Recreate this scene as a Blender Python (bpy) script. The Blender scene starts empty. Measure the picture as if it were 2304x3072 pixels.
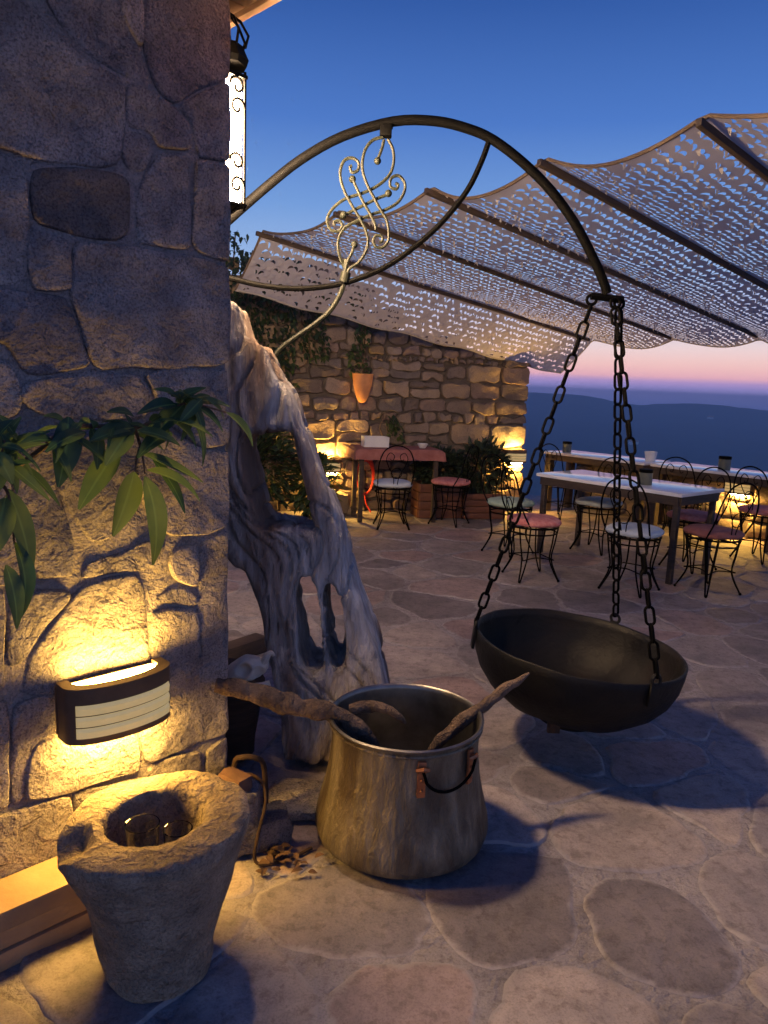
import bpy, bmesh, math, random
from mathutils import Vector, Matrix, noise
import numpy as np
R = math.radians
random.seed(7)
scene = bpy.context.scene
col = scene.collection

# ------------------------------------------------------------------ camera
CAM_H = 1.5
PITCH, ROLL = R(9.8), R(2.3)
cam_d = bpy.data.cameras.new('camera')
cam = bpy.data.objects.new('camera', cam_d); col.objects.link(cam)
fw = Vector((0, math.cos(PITCH), -math.sin(PITCH))); r0 = Vector((1, 0, 0)); u0 = Vector((0, math.sin(PITCH), math.cos(PITCH)))
rt = r0*math.cos(ROLL)+u0*math.sin(ROLL); up = -r0*math.sin(ROLL)+u0*math.cos(ROLL)
cam.matrix_world = Matrix(((rt.x, up.x, -fw.x, 0), (rt.y, up.y, -fw.y, 0), (rt.z, up.z, -fw.z, CAM_H), (0, 0, 0, 1)))
cam_d.sensor_fit = 'VERTICAL'; cam_d.sensor_height = 36.0; cam_d.lens = 26.0
cam_d.clip_start = 0.05; cam_d.clip_end = 60000
scene.camera = cam

# ------------------------------------------------------------------ dusk sky
def lin(r, g, b):
    f = lambda c: (c/255/12.92) if c/255 <= .04045 else ((c/255+.055)/1.055)**2.4
    return (f(r), f(g), f(b), 1)
SKY_STRENGTH = 1.0
world = bpy.data.worlds.new('World'); scene.world = world; world.use_nodes = True
nt = world.node_tree; nt.nodes.clear()
tc = nt.nodes.new('ShaderNodeTexCoord'); sx = nt.nodes.new('ShaderNodeSeparateXYZ')
asn = nt.nodes.new('ShaderNodeMath'); asn.operation = 'ARCSINE'
mr = nt.nodes.new('ShaderNodeMapRange')
mr.inputs['From Min'].default_value = R(-5); mr.inputs['From Max'].default_value = R(90)
cr = nt.nodes.new('ShaderNodeValToRGB')
sky_stops = [(-5, (60, 72, 132)), (-.6, (136, 140, 218)), (.5, (164, 152, 220)), (1.0, (194, 158, 210)), (1.35, (246, 184, 190)), (2.2, (247, 200, 194)), (3.4, (236, 212, 212)),
             (5.5, (182, 188, 220)), (8.5, (146, 176, 220)), (12.5, (108, 150, 210)), (18, (68, 114, 190)), (25, (38, 82, 156)), (42, (26, 62, 132)), (90, (18, 50, 116))]
cr.color_ramp.elements[0].position = 0; cr.color_ramp.elements[0].color = lin(*sky_stops[0][1])
cr.color_ramp.elements[1].position = 1; cr.color_ramp.elements[1].color = lin(*sky_stops[-1][1])
for e, c in sky_stops[1:-1]:
    el = cr.color_ramp.elements.new((e+5)/95); el.color = lin(*c)
bg = nt.nodes.new('ShaderNodeBackground'); bg.inputs['Strength'].default_value = SKY_STRENGTH
wo = nt.nodes.new('ShaderNodeOutputWorld')
L = nt.links.new
L(tc.outputs['Generated'], sx.inputs[0]); L(sx.outputs['Z'], asn.inputs[0]); L(asn.outputs[0], mr.inputs['Value'])
L(mr.outputs[0], cr.inputs[0])
# the last of the sun's own sky: a Nishita sky with the sun just under the horizon behind the camera
sky = nt.nodes.new('ShaderNodeTexSky'); sky.sky_type = 'NISHITA'; sky.sun_disc = False
sky.sun_elevation = R(-3.0); sky.sun_rotation = R(200); sky.altitude = 600
sm = nt.nodes.new('ShaderNodeVectorMath'); sm.operation = 'SCALE'; sm.inputs['Scale'].default_value = 0.15
ad = nt.nodes.new('ShaderNodeVectorMath'); ad.operation = 'ADD'
L(sky.outputs[0], sm.inputs[0]); L(sm.outputs[0], ad.inputs[0]); L(cr.outputs[0], ad.inputs[1])
L(ad.outputs[0], bg.inputs['Color']); L(bg.outputs[0], wo.inputs[0])
world.cycles.sampling_method = 'MANUAL'; world.cycles.sample_map_resolution = 512

# ------------------------------------------------------------------ exposure, light levels
vs = scene.view_settings
vs.view_transform = 'Standard'; vs.look = 'None'; vs.exposure = 0.15; vs.gamma = 1.0; vs.use_curve_mapping = False
scene.cycles.use_denoising = True
scene.cycles.use_adaptive_sampling = True; scene.cycles.adaptive_threshold = .02
scene.cycles.max_bounces = 6; scene.cycles.diffuse_bounces = 3; scene.cycles.transparent_max_bounces = 12
scene.cycles.sample_clamp_indirect = 4.0; scene.cycles.caustics_reflective = False; scene.cycles.caustics_refractive = False
LAMP_POWER = 190.0        # radiance of the brick lamps' glass
FAR_LAMP_POWER = 430.0    # the lamps on the far wall and parapet
LANTERN_POWER = 760.0    # radiance of the tall wall lantern
LAMP_TINT = (1.0, .54, .10, 1); LANTERN_TINT = (1.0, .66, .36, 1)

# ------------------------------------------------------------------ materials
def new_mat(name):
    m = bpy.data.materials.new(name); m.use_nodes = True
    t = m.node_tree; b = t.nodes['Principled BSDF']
    return m, t, b
def ramp(t, stops):
    n = t.nodes.new('ShaderNodeValToRGB')
    e = n.color_ramp.elements
    e[0].position = stops[0][0]; e[0].color = (*stops[0][1], 1)
    e[1].position = stops[-1][0]; e[1].color = (*stops[-1][1], 1)
    for p, c in stops[1:-1]:
        q = e.new(p); q.color = (*c, 1)
    return n
def noise_node(t, scale, detail=6, rough=.6, dist=0, vec=None):
    n = t.nodes.new('ShaderNodeTexNoise'); n.inputs['Scale'].default_value = scale
    n.inputs['Detail'].default_value = detail; n.inputs['Roughness'].default_value = rough; n.inputs['Distortion'].default_value = dist
    if vec is not None: t.links.new(vec, n.inputs['Vector'])
    return n
def mix(t, mode, fac, a, b):
    n = t.nodes.new('ShaderNodeMix'); n.data_type = 'RGBA'; n.blend_type = mode
    for k, v in ((0, fac), (6, a), (7, b)):
        if hasattr(v, 'is_linked') or isinstance(v, bpy.types.NodeSocket): t.links.new(v, n.inputs[k])
        elif k == 0: n.inputs[0].default_value = v
        else: n.inputs[k].default_value = (*v, 1) if len(v) == 3 else v
    return n.outputs[2]
def surf(name, c1, c2, scale=8, rough=.8, metal=0, bump=.3, bscale=40, speck=0, rand=None, stretch=None, bdist=.01, bump2=0, b2scale=6, spec=.5, patch=None):
    """two-tone noise colour, speckles, per-object tone, two layers of bump"""
    m, t, b = new_mat(name)
    tcn = t.nodes.new('ShaderNodeTexCoord'); vec = tcn.outputs['Object']
    if stretch:
        mp = t.nodes.new('ShaderNodeMapping'); mp.inputs['Scale'].default_value = stretch
        t.links.new(vec, mp.inputs[0]); vec = mp.outputs[0]
    n1 = noise_node(t, scale, vec=vec)
    rp = ramp(t, [(.32, c1), (.68, c2)]); t.links.new(n1.outputs[0], rp.inputs[0])
    c = rp.outputs[0]
    if patch:
        n3 = noise_node(t, patch[1], 3, .5, .4, vec); r3 = ramp(t, [(.48, (0, 0, 0)), (.62, (1, 1, 1))]); t.links.new(n3.outputs[0], r3.inputs[0])
        c = mix(t, 'MIX', r3.outputs[0], c, patch[0])
    if rand:
        oi = t.nodes.new('ShaderNodeObjectInfo')
        rr = ramp(t, rand); rr.color_ramp.interpolation = 'CONSTANT' if len(rand) > 4 else 'LINEAR'
        t.links.new(oi.outputs['Random'], rr.inputs[0])
        c = mix(t, 'MULTIPLY', 1.0, c, rr.outputs[0])
    if speck:
        n2 = noise_node(t, 160, 2, .7, vec=vec); r2 = ramp(t, [(.38, (.35, .33, .35)), (.5, (1, 1, 1)), (.64, (1.0, 1.0, 1.0)), (.7, (1.5, 1.45, 1.4))])
        t.links.new(n2.outputs[0], r2.inputs[0]); c = mix(t, 'MULTIPLY', speck, c, r2.outputs[0])
    t.links.new(c, b.inputs['Base Color'])
    b.inputs['Roughness'].default_value = rough; b.inputs['Metallic'].default_value = metal
    b.inputs['Specular IOR Level'].default_value = spec
    if bump:
        nb = noise_node(t, bscale, 8, .65, vec=vec)
        bp = t.nodes.new('ShaderNodeBump'); bp.inputs['Strength'].default_value = bump; bp.inputs['Distance'].default_value = bdist
        t.links.new(nb.outputs[0], bp.inputs['Height'])
        out = bp
        if bump2:
            nb2 = noise_node(t, b2scale, 4, .6, .5, vec)
            b2 = t.nodes.new('ShaderNodeBump'); b2.inputs['Strength'].default_value = bump2; b2.inputs['Distance'].default_value = .04
            t.links.new(nb2.outputs[0], b2.inputs['Height']); t.links.new(bp.outputs[0], b2.inputs['Normal']); out = b2
        t.links.new(out.outputs[0], b.inputs['Normal'])
    return m
def glow(name, tint, power):
    m, t, b = new_mat(name)
    b.inputs['Base Color'].default_value = (.9, .88, .8, 1)
    b.inputs['Emission Color'].default_value = tint; b.inputs['Emission Strength'].default_value = power
    return m

M = {}
M['granite'] = surf('granite', (.20, .185, .19), (.42, .395, .385), 8, .9, 0, 1.0, 42, .65, [(0, (.72, .72, .78)), (.5, (1, .98, .97)), (1, (1.25, 1.2, 1.15))], bdist=.03, bump2=1.0, b2scale=16)
M['granite_dark'] = surf('granite_dark', (.09, .08, .08), (.21, .185, .18), 6, .9, 0, 1.0, 45, .7, bdist=.02, bump2=.6, b2scale=12)
M['wall_mortar'] = surf('wall_mortar', (.26, .235, .23), (.40, .365, .35), 9, .95, 0, 1.0, 45, .4, bdist=.025, bump2=1.0, b2scale=14)
M['floor_mortar'] = surf('floor_mortar', (.25, .23, .24), (.38, .35, .36), 4.5, .85, 0, .9, 60, .3, bdist=.012, bump2=.6, b2scale=12)
M['flagstone'] = surf('flagstone', (.66, .65, .67), (1.12, 1.06, 1.02), 5.5, .72, 0, .6, 45, .28,
    [(0, (.26, .235, .24)), (.14, (.34, .275, .27)), (.26, (.225, .21, .225)), (.40, (.38, .34, .325)), (.52, (.345, .265, .26)), (.62, (.28, .26, .27)), (.78, (.40, .36, .35)), (.89, (.195, .18, .195))], bdist=.006, bump2=.3, b2scale=7)
def add_smear(m, colr):
    t = m.node_tree; b = t.nodes['Principled BSDF']; src = b.inputs['Base Color'].links[0].from_socket
    at = t.nodes.new('ShaderNodeAttribute'); at.attribute_name = 'smear'
    tcn = t.nodes.new('ShaderNodeTexCoord'); n = noise_node(t, 14, 6, .7, 0, tcn.outputs['Object'])
    a = t.nodes.new('ShaderNodeMath'); a.operation = 'ADD'; a.inputs[1].default_value = -.5
    t.links.new(n.outputs[0], a.inputs[0])
    k = t.nodes.new('ShaderNodeMath'); k.operation = 'MULTIPLY_ADD'; k.inputs[1].default_value = 1.7
    t.links.new(a.outputs[0], k.inputs[0]); t.links.new(at.outputs['Fac'], k.inputs[2])
    r = ramp(t, [(.50, (0, 0, 0)), (.95, (1, 1, 1))]); t.links.new(k.outputs[0], r.inputs[0])
    t.links.new(mix(t, 'MIX', r.outputs[0], src, colr), b.inputs['Base Color'])
def add_stains(m, scale=1.1, lo=.62, hi=1.12):
    """foot-worn and damp patches that run across stones and joints alike"""
    t = m.node_tree; b = t.nodes['Principled BSDF']; src = b.inputs['Base Color'].links[0].from_socket
    tcn = t.nodes.new('ShaderNodeTexCoord'); n = noise_node(t, scale, 9, .68, .6, tcn.outputs['Object'])
    r = ramp(t, [(.33, (lo, lo, lo*1.02)), (.52, (1, 1, 1)), (.68, (hi, hi, hi))]); t.links.new(n.outputs[0], r.inputs[0])
    c = mix(t, 'MULTIPLY', 1.0, src, r.outputs[0])
    n2 = noise_node(t, 26, 5, .7, .3, tcn.outputs['Object']); r2 = ramp(t, [(.36, (.62, .60, .60)), (.5, (1, 1, 1))]); t.links.new(n2.outputs[0], r2.inputs[0])
    t.links.new(mix(t, 'MULTIPLY', .8, c, r2.outputs[0]), b.inputs['Base Color'])
add_smear(M['flagstone'], (.32, .295, .30))
add_stains(M['flagstone']); add_stains(M['floor_mortar'])
M['rubble'] = surf('rubble', (.75, .72, .7), (1.05, 1, .95), 6, .9, 0, .8, 35, .4,
    [(0, (.24, .19, .15)), (.17, (.32, .25, .19)), (.34, (.19, .155, .13)), (.5, (.28, .21, .17)), (.66, (.36, .29, .22)), (.83, (.22, .19, .17))], bdist=.015, bump2=.5, b2scale=9)
M['rubble_bed'] = surf('rubble_bed', (.09, .075, .065), (.16, .13, .11), 9, .95, 0, .6, 30)
M['ledge'] = surf('ledge', (.30, .20, .12), (.40, .28, .18), 6, .75, 0, .4, 30, 0, bdist=.006)
M['mortar_stone'] = surf('mortar_stone', (.26, .20, .145), (.50, .40, .29), 11, .92, 0, 1.0, 55, .5, bdist=.02, bump2=1.0, b2scale=22)
M['wood_grey'] = surf('wood_grey', (.30, .27, .255), (.76, .73, .71), 8, .88, 0, 1.0, 30, 0, stretch=(2.6, 2.6, .42), bdist=.025, bump2=.7, b2scale=9, patch=((.26, .18, .14), 2.0))
M['wood_dark'] = surf('wood_dark', (.028, .019, .015), (.065, .042, .03), 6, .7, 0, .4, 30, stretch=(1, 1, 6))
M['wood_red'] = surf('wood_red', (.10, .035, .02), (.18, .065, .035), 5, .55, 0, .3, 30, stretch=(1, 1, 5))
M['bark'] = surf('bark', (.07, .045, .032), (.22, .15, .105), 18, .9, 0, 1.0, 60, 0, bdist=.015, bump2=.8, b2scale=28)
M['iron'] = surf('iron', (.0007, .0007, .0009), (.0016, .0015, .0016), 18, .65, 0, .6, 60, bdist=.004, spec=.05)
M['iron_pale'] = surf('iron_pale', (.006, .0075, .005), (.014, .0165, .010), 22, .6, 0, .4, 60, bdist=.003, spec=.25)
M['cast_iron'] = surf('cast_iron', (.002, .002, .0025), (.0045, .0042, .0042), 9, .6, 0, .5, 70, bdist=.003, bump2=.25, b2scale=7, spec=.3, patch=((.007, .0045, .0035), 4))
M['rust'] = surf('rust', (.03, .018, .012), (.075, .042, .026), 14, .85, .2, .8, 50)
M['brass'] = surf('brass', (.12, .10, .07), (.32, .275, .195), 9, .52, .45, .6, 70, .25, stretch=(2.2, 2.2, .6), bdist=.005, bump2=.45, b2scale=15, patch=((.10, .075, .05), 4))
M['tinned'] = surf('tinned', (.16, .15, .14), (.34, .33, .31), 8, .38, .9, .2, 40, bdist=.003)
M['copper'] = surf('copper', (.28, .11, .05), (.50, .22, .11), 12, .45, .8, .3, 40, bdist=.003)
M['bone'] = surf('bone', (.50, .44, .36), (.72, .67, .58), 14, .7, 0, .5, 40, bdist=.004)
M['lamp_body'] = surf('lamp_body', (.10, .065, .04), (.13, .085, .055), 20, .5, .3, .1, 80, bdist=.001)
M['lamp_slat'] = surf('lamp_slat', (.34, .29, .19), (.42, .36, .25), 20, .45, .2, .15, 80, bdist=.001)
b_ = M['lamp_slat'].node_tree.nodes['Principled BSDF']; b_.inputs['Emission Color'].default_value = (.95, .70, .30, 1); b_.inputs['Emission Strength'].default_value = .30   # frosted glass lit from inside
M['lamp_glow'] = glow('lamp_glow', LAMP_TINT, LAMP_POWER)
M['lamp_glow_far'] = glow('lamp_glow_far', LAMP_TINT, FAR_LAMP_POWER)
M['lantern_glow'] = glow('lantern_glow', LANTERN_TINT, LANTERN_POWER)
M['white_top'] = surf('white_top', (.78, .77, .78), (.84, .83, .84), 5, .1, 0, .03, 30, spec=1.0)
M['net'] = surf('net', (.62, .59, .56), (.74, .70, .665), 9, .9, 0, .4, 120, bdist=.002)
def make_translucent(m, w, tint):
    t = m.node_tree; b = t.nodes['Principled BSDF']; o = t.nodes['Material Output']
    tr = t.nodes.new('ShaderNodeBsdfTranslucent'); tr.inputs[0].default_value = (*tint, 1)
    mx = t.nodes.new('ShaderNodeMixShader'); mx.inputs[0].default_value = w
    t.links.new(b.outputs[0], mx.inputs[1]); t.links.new(tr.outputs[0], mx.inputs[2]); t.links.new(mx.outputs[0], o.inputs[0])
make_translucent(M['net'], .45, (.40, .38, .40))
M['net_edge'] = surf('net_edge', (.10, .07, .05), (.16, .115, .08), 9, .85, 0, .3, 60)
M['terracotta'] = surf('terracotta', (.50, .21, .085), (.66, .31, .13), 9, .8, 0, .3, 50, bdist=.003)
M['plank_roof'] = surf('plank_roof', (.12, .065, .035), (.20, .115, .06), 5, .7, 0, .3, 25, stretch=(1, 1, 5))
M['valley'] = surf('valley', (.045, .065, .055), (.095, .115, .095), .004, .95, 0, 0)
M['white_wall'] = surf('white_wall', (.7, .69, .66), (.78, .77, .74), .2, .8, 0, 0)
M['box_white'] = surf('box_white', (.66, .66, .66), (.76, .76, .75), 9, .5, 0, .05, 30)
M['can_green'] = surf('can_green', (.10, .11, .09), (.15, .16, .12), 12, .45, .2, .1, 30)
M['hose_red'] = surf('hose_red', (.55, .04, .03), (.7, .07, .05), 9, .4, 0, 0)
M['dry_leaf'] = surf('dry_leaf', (.05, .028, .018), (.11, .06, .035), 14, .9, 0, .4, 40)
M['rag_red'] = surf('rag_red', (.09, .05, .038), (.15, .08, .058), 14, .9, 0, .6, 50)
M['cloth_red'] = surf('cloth_red', (.26, .085, .07), (.38, .15, .125), 14, .85, 0, .3, 60)
M['cloth_blue'] = surf('cloth_blue', (.50, .58, .62), (.62, .68, .70), 14, .85, 0, .4, 70)
M['cloth_green'] = surf('cloth_green', (.28, .40, .30), (.42, .52, .40), 14, .85, 0, .4, 70)
M['cloth_pink'] = surf('cloth_pink', (.50, .13, .13), (.66, .30, .27), 26, .85, 0, .4, 70)
M['cloth_grey'] = surf('cloth_grey', (.34, .40, .42), (.46, .50, .50), 14, .85, 0, .4, 70)
def leaf_mat(name, c1, c2, trans=.35, rib=False):
    m, t, b = new_mat(name)
    oi = t.nodes.new('ShaderNodeObjectInfo'); tcn = t.nodes.new('ShaderNodeTexCoord')
    n = noise_node(t, 9, 3, vec=tcn.outputs['Object'])
    a = t.nodes.new('ShaderNodeMath'); a.operation = 'ADD'; a.inputs[1].default_value = -.22
    s = t.nodes.new('ShaderNodeMath'); s.operation = 'MULTIPLY'; s.inputs[1].default_value = .45
    t.links.new(oi.outputs['Random'], s.inputs[0]); t.links.new(s.outputs[0], a.inputs[0])
    a2 = t.nodes.new('ShaderNodeMath'); t.links.new(a.outputs[0], a2.inputs[0]); t.links.new(n.outputs[0], a2.inputs[1])
    rp = ramp(t, [(.25, c1), (.75, c2)]); t.links.new(a2.outputs[0], rp.inputs[0])
    at = t.nodes.new('ShaderNodeAttribute'); at.attribute_name = 'rib'
    rr = ramp(t, [(0, (1, 1, 1)), (.10, (.35, .35, .35)), (.16, (0, 0, 0))]); t.links.new(at.outputs['Fac'], rr.inputs[0])
    cc_ = mix(t, 'MIX', rr.outputs[0], rp.outputs[0], tuple(min(1, x*1.9) for x in c2)) if rib else rp.outputs[0]
    t.links.new(cc_, b.inputs['Base Color']); b.inputs['Roughness'].default_value = .55
    tr = t.nodes.new('ShaderNodeBsdfTranslucent'); t.links.new(rp.outputs[0], tr.inputs[0])
    mx = t.nodes.new('ShaderNodeMixShader'); mx.inputs[0].default_value = trans
    t.links.new(b.outputs[0], mx.inputs[1]); t.links.new(tr.outputs[0], mx.inputs[2])
    t.links.new(mx.outputs[0], t.nodes['Material Output'].inputs[0])
    return m
M['leaf'] = leaf_mat('leaf', (.03, .08, .048), (.12, .185, .055), .4, True)
M['ivy'] = leaf_mat('ivy', (.022, .045, .018), (.07, .11, .035), .25)
M['shrub'] = leaf_mat('shrub', (.018, .035, .022), (.045, .07, .04), .2)
def glass_mat():
    m, t, b = new_mat('glass'); b.inputs['Base Color'].default_value = (.95, .97, .95, 1)
    b.inputs['Transmission Weight'].default_value = 1; b.inputs['Roughness'].default_value = .03; b.inputs['IOR'].default_value = 1.4
    return m
M['glass'] = glass_mat()

# ------------------------------------------------------------------ mesh helpers
class MB:
    def __init__(s): s.v = []; s.f = []
    def add(s, vs, fs):
        o = len(s.v); s.v += [tuple(q) for q in vs]; s.f += [tuple(i+o for i in f) for f in fs]; return s
    def box(s, c, size, ax=None, bev=0):
        """box with centre c, full size, optional axes (X,Y,Z vectors); bev chamfers every edge a little"""
        X, Y, Z = ax or (Vector((1, 0, 0)), Vector((0, 1, 0)), Vector((0, 0, 1)))
        c = Vector(c); h = [q/2 for q in size]
        if not bev:
            P = [c+X*(h[0]*a)+Y*(h[1]*b)+Z*(h[2]*d) for d in (-1, 1) for a, b in ((-1, -1), (1, -1), (1, 1), (-1, 1))]
            return s.add(P, [(3, 2, 1, 0), (4, 5, 6, 7), (0, 1, 5, 4), (1, 2, 6, 5), (2, 3, 7, 6), (3, 0, 4, 7)])
        bm = bmesh.new(); bmesh.ops.create_cube(bm, size=1)
        for v in bm.verts: v.co = Vector((v.co.x*size[0], v.co.y*size[1], v.co.z*size[2]))
        bmesh.ops.bevel(bm, geom=bm.edges[:], offset=bev, segments=2, affect='EDGES', profile=.6)
        bm.verts.ensure_lookup_table()
        P = [c+X*v.co.x+Y*v.co.y+Z*v.co.z for v in bm.verts]; F = [tuple(v.index for v in f.verts) for f in bm.faces]
        bm.free(); return s.add(P, F)
    def tube(s, pts, r, n=8, caps=True):
        pts = [Vector(p) for p in pts]; rs = r if isinstance(r, (list, tuple)) else [r]*len(pts)
        prev = None; rings = []
        for i, p in enumerate(pts):
            t = (pts[min(i+1, len(pts)-1)]-pts[max(i-1, 0)]).normalized()
            if prev is None:
                a = Vector((0, 0, 1)) if abs(t.z) < .9 else Vector((1, 0, 0)); x = t.cross(a).normalized()
            else:
                x = (prev-t*prev.dot(t)).normalized()
            prev = x; y = t.cross(x)
            rings.append([p+x*(rs[i]*math.cos(2*math.pi*k/n))+y*(rs[i]*math.sin(2*math.pi*k/n)) for k in range(n)])
        o = []; f = []
        for rg in rings: o += rg
        for i in range(len(rings)-1):
            for k in range(n):
                f.append((i*n+k, i*n+(k+1) % n, (i+1)*n+(k+1) % n, (i+1)*n+k))
        if caps: f.append(tuple(range(n-1, -1, -1))); f.append(tuple((len(rings)-1)*n+k for k in range(n)))
        return s.add(o, f)
    def lathe(s, prof, c=(0, 0, 0), n=48, fn=None, cap=(1, 1)):
        o = []; f = []
        for j, (r, z) in enumerate(prof):
            for k in range(n):
                a = 2*math.pi*k/n; p = Vector((r*math.cos(a), r*math.sin(a), z))
                if fn: p = fn(p, j, a)
                o.append(Vector(c)+p)
        for j in range(len(prof)-1):
            for k in range(n): f.append((j*n+k, j*n+(k+1) % n, (j+1)*n+(k+1) % n, (j+1)*n+k))
        if cap[0]: f.append(tuple(range(n-1, -1, -1)))
        if cap[1]: f.append(tuple((len(prof)-1)*n+k for k in range(n)))
        return s.add(o, f)
    def torus(s, c, R_, r, n=32, m=8, ax=None):
        X, Y, Z = ax or (Vector((1, 0, 0)), Vector((0, 1, 0)), Vector((0, 0, 1))); c = Vector(c); o = []; f = []
        for i in range(n):
            a = 2*math.pi*i/n; d = X*math.cos(a)+Y*math.sin(a)
            for k in range(m):
                b = 2*math.pi*k/m; o.append(c+d*(R_+r*math.cos(b))+Z*(r*math.sin(b)))
        for i in range(n):
            for k in range(m): f.append((i*m+k, ((i+1) % n)*m+k, ((i+1) % n)*m+(k+1) % m, i*m+(k+1) % m))
        return s.add(o, f)
    def ball(s, c, r, n=10, m=6, sc=(1, 1, 1)):
        o = [Vector(c)+Vector((0, 0, r*sc[2]))]; f = []
        for j in range(1, m):
            t = math.pi*j/m
            for k in range(n):
                a = 2*math.pi*k/n; o.append(Vector(c)+Vector((r*sc[0]*math.sin(t)*math.cos(a), r*sc[1]*math.sin(t)*math.sin(a), r*sc[2]*math.cos(t))))
        o.append(Vector(c)-Vector((0, 0, r*sc[2])))
        for k in range(n): f.append((0, 1+k, 1+(k+1) % n))
        for j in range(m-2):
            for k in range(n): f.append((1+j*n+k, 1+(j+1)*n+k, 1+(j+1)*n+(k+1) % n, 1+j*n+(k+1) % n))
        b = len(o)-1
        for k in range(n): f.append((b, 1+(m-2)*n+(k+1) % n, 1+(m-2)*n+k))
        return s.add(o, f)
    def build(s, name, mat, parent=None, smooth=True, angle=40):
        me = bpy.data.meshes.new(name)
        off = Vector(parent['base']) if parent is not None and 'base' in parent else Vector((0, 0, 0))
        me.from_pydata([Vector(v)-off for v in s.v], [], s.f); me.validate()
        me.materials.append(M[mat] if isinstance(mat, str) else mat)
        if smooth:
            me.shade_smooth()
            me.set_sharp_from_angle(angle=R(angle))
        o = bpy.data.objects.new(name, me); col.objects.link(o)
        if parent is not None:
            o.parent = parent
            if 'base' in parent: o['base'] = list(off)
        return o
def smooth_line(pts, k=4, closed=False):
    """Catmull-Rom through the points"""
    P = [Vector(p) for p in pts]; out = []; n = len(P); last = n if closed else n-1
    for i in range(last):
        g = (lambda j: P[j % n]) if closed else (lambda j: P[min(max(j, 0), n-1)])
        a, b, c, d = g(i-1), g(i), g(i+1), g(i+2)
        for q in range(k):
            t = q/k
            out.append(.5*((2*b)+(c-a)*t+(2*a-5*b+4*c-d)*t*t+(3*b-a-3*c+d)*t**3))
    if not closed: out.append(P[-1])
    return out
def tag(o, label, cat, group=None):
    o['label'] = label; o['category'] = cat
    if group: o['group'] = group
    return o
def thing(name, loc, label, cat, group=None):
    o = bpy.data.objects.new(name, None); col.objects.link(o); o.location = loc; o['base'] = list(loc)
    o.empty_display_size = .1
    o['kind'] = 'thing'
    return tag(o, label, cat, group)
def kind(o, k): o['kind'] = k; return o
def copy_tree(o, loc, rz, label=None, group=None, mats=None):
    c = o.copy(); col.objects.link(c); c.location = loc; c.rotation_euler = (0, 0, rz)
    if label: c['label'] = label
    if group: c['group'] = group
    for ch in list(o.children):
        q = ch.copy(); col.objects.link(q); q.parent = c
        if mats and ch.name.split('.')[0] in mats:
            q.data = ch.data.copy(); q.data.materials[0] = M[mats[ch.name.split('.')[0]]]
        for gg in ch.children:
            z = gg.copy(); col.objects.link(z); z.parent = q
    return c
def chaikin(p, k=1):
    for _ in range(k):
        q = []
        for i in range(len(p)):
            a, b = Vector(p[i]), Vector(p[(i+1) % len(p)]); q += [a*.75+b*.25, a*.25+b*.75]
        p = q
    return [Vector(x) for x in p]
def resample(p, n):
    p = [Vector(x) for x in p]; L_ = [0]
    for i in range(len(p)): L_.append(L_[-1]+(p[(i+1) % len(p)]-p[i]).length)
    out = []; j = 0
    for k in range(n):
        d = L_[-1]*k/n
        while L_[j+1] < d: j += 1
        t = (d-L_[j])/max(1e-9, L_[j+1]-L_[j]); out.append(p[j].lerp(p[(j+1) % len(p)], t))
    return out
def area2(p): return .5*sum(p[i][0]*p[(i+1) % len(p)][1]-p[(i+1) % len(p)][0]*p[i][1] for i in range(len(p)))
def stone(poly, O, U, V, N, h, n=16, gap=.01, rings=((0, 0), (.006, .7), (.02, 1.0), (.4, 1.03)), rough=.0, seed=0, smooth=1, depth=.03, round_=.03):
    """one dressed stone: outline on plane (O;U,V), raised by h along N, lower edge sunk by depth"""
    p = [Vector((a, b)) for a, b in poly]
    if area2(p) < 0: p.reverse()
    pe = []
    for i in range(len(p)):
        a, b = p[i], p[(i+1) % len(p)]; l = (b-a).length; e = min(round_, l*.3)
        pe += [a+(b-a)*(e/l), a+(b-a)*(1-e/l)] if l > 1e-6 else []
    p = resample(chaikin(pe, smooth), n)
    c = sum(p, Vector((0, 0)))/n
    q = []
    for i, a in enumerate(p):
        r_ = (a-c); l = r_.length
        jit = noise.noise(Vector((a.x*9+seed, a.y*9, seed*.37)))*rough*1.2
        q.append((c, r_*max(.2, 1-(gap+jit)/max(l, 1e-6))))
    vs = []; fs = []
    prof = [(0, None)]+list(rings)
    for j, (ins, hh) in enumerate(prof):
        for i, (cc, r_) in enumerate(q):
            l = r_.length
            s_ = (1-ins) if ins > .2 else max(.3, 1-ins/max(l, .01))
            a = cc+r_*s_
            z = -depth if hh is None else h*hh+(noise.noise(Vector((a.x*6+seed*3.1, a.y*6, seed)))*rough*1.6+noise.noise(Vector((a.x*17, a.y*17+seed, seed)))*rough*.7 if hh > .5 else 0)
            vs.append(O+U*a.x+V*a.y+N*z)
    m = len(prof)
    for j in range(m-1):
        for i in range(n): fs.append((j*n+i, j*n+(i+1) % n, (j+1)*n+(i+1) % n, (j+1)*n+i))
    vs.append(O+U*c.x+V*c.y+N*(h*1.05+noise.noise(Vector((c.x*6+seed*3.1, c.y*6, seed)))*rough*1.6)); k = len(vs)-1
    for i in range(n): fs.append(((m-1)*n+i, (m-1)*n+(i+1) % n, k))
    return MB().add(vs, fs)
X3, Y3, Z3 = Vector((1, 0, 0)), Vector((0, 1, 0)), Vector((0, 0, 1))
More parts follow.
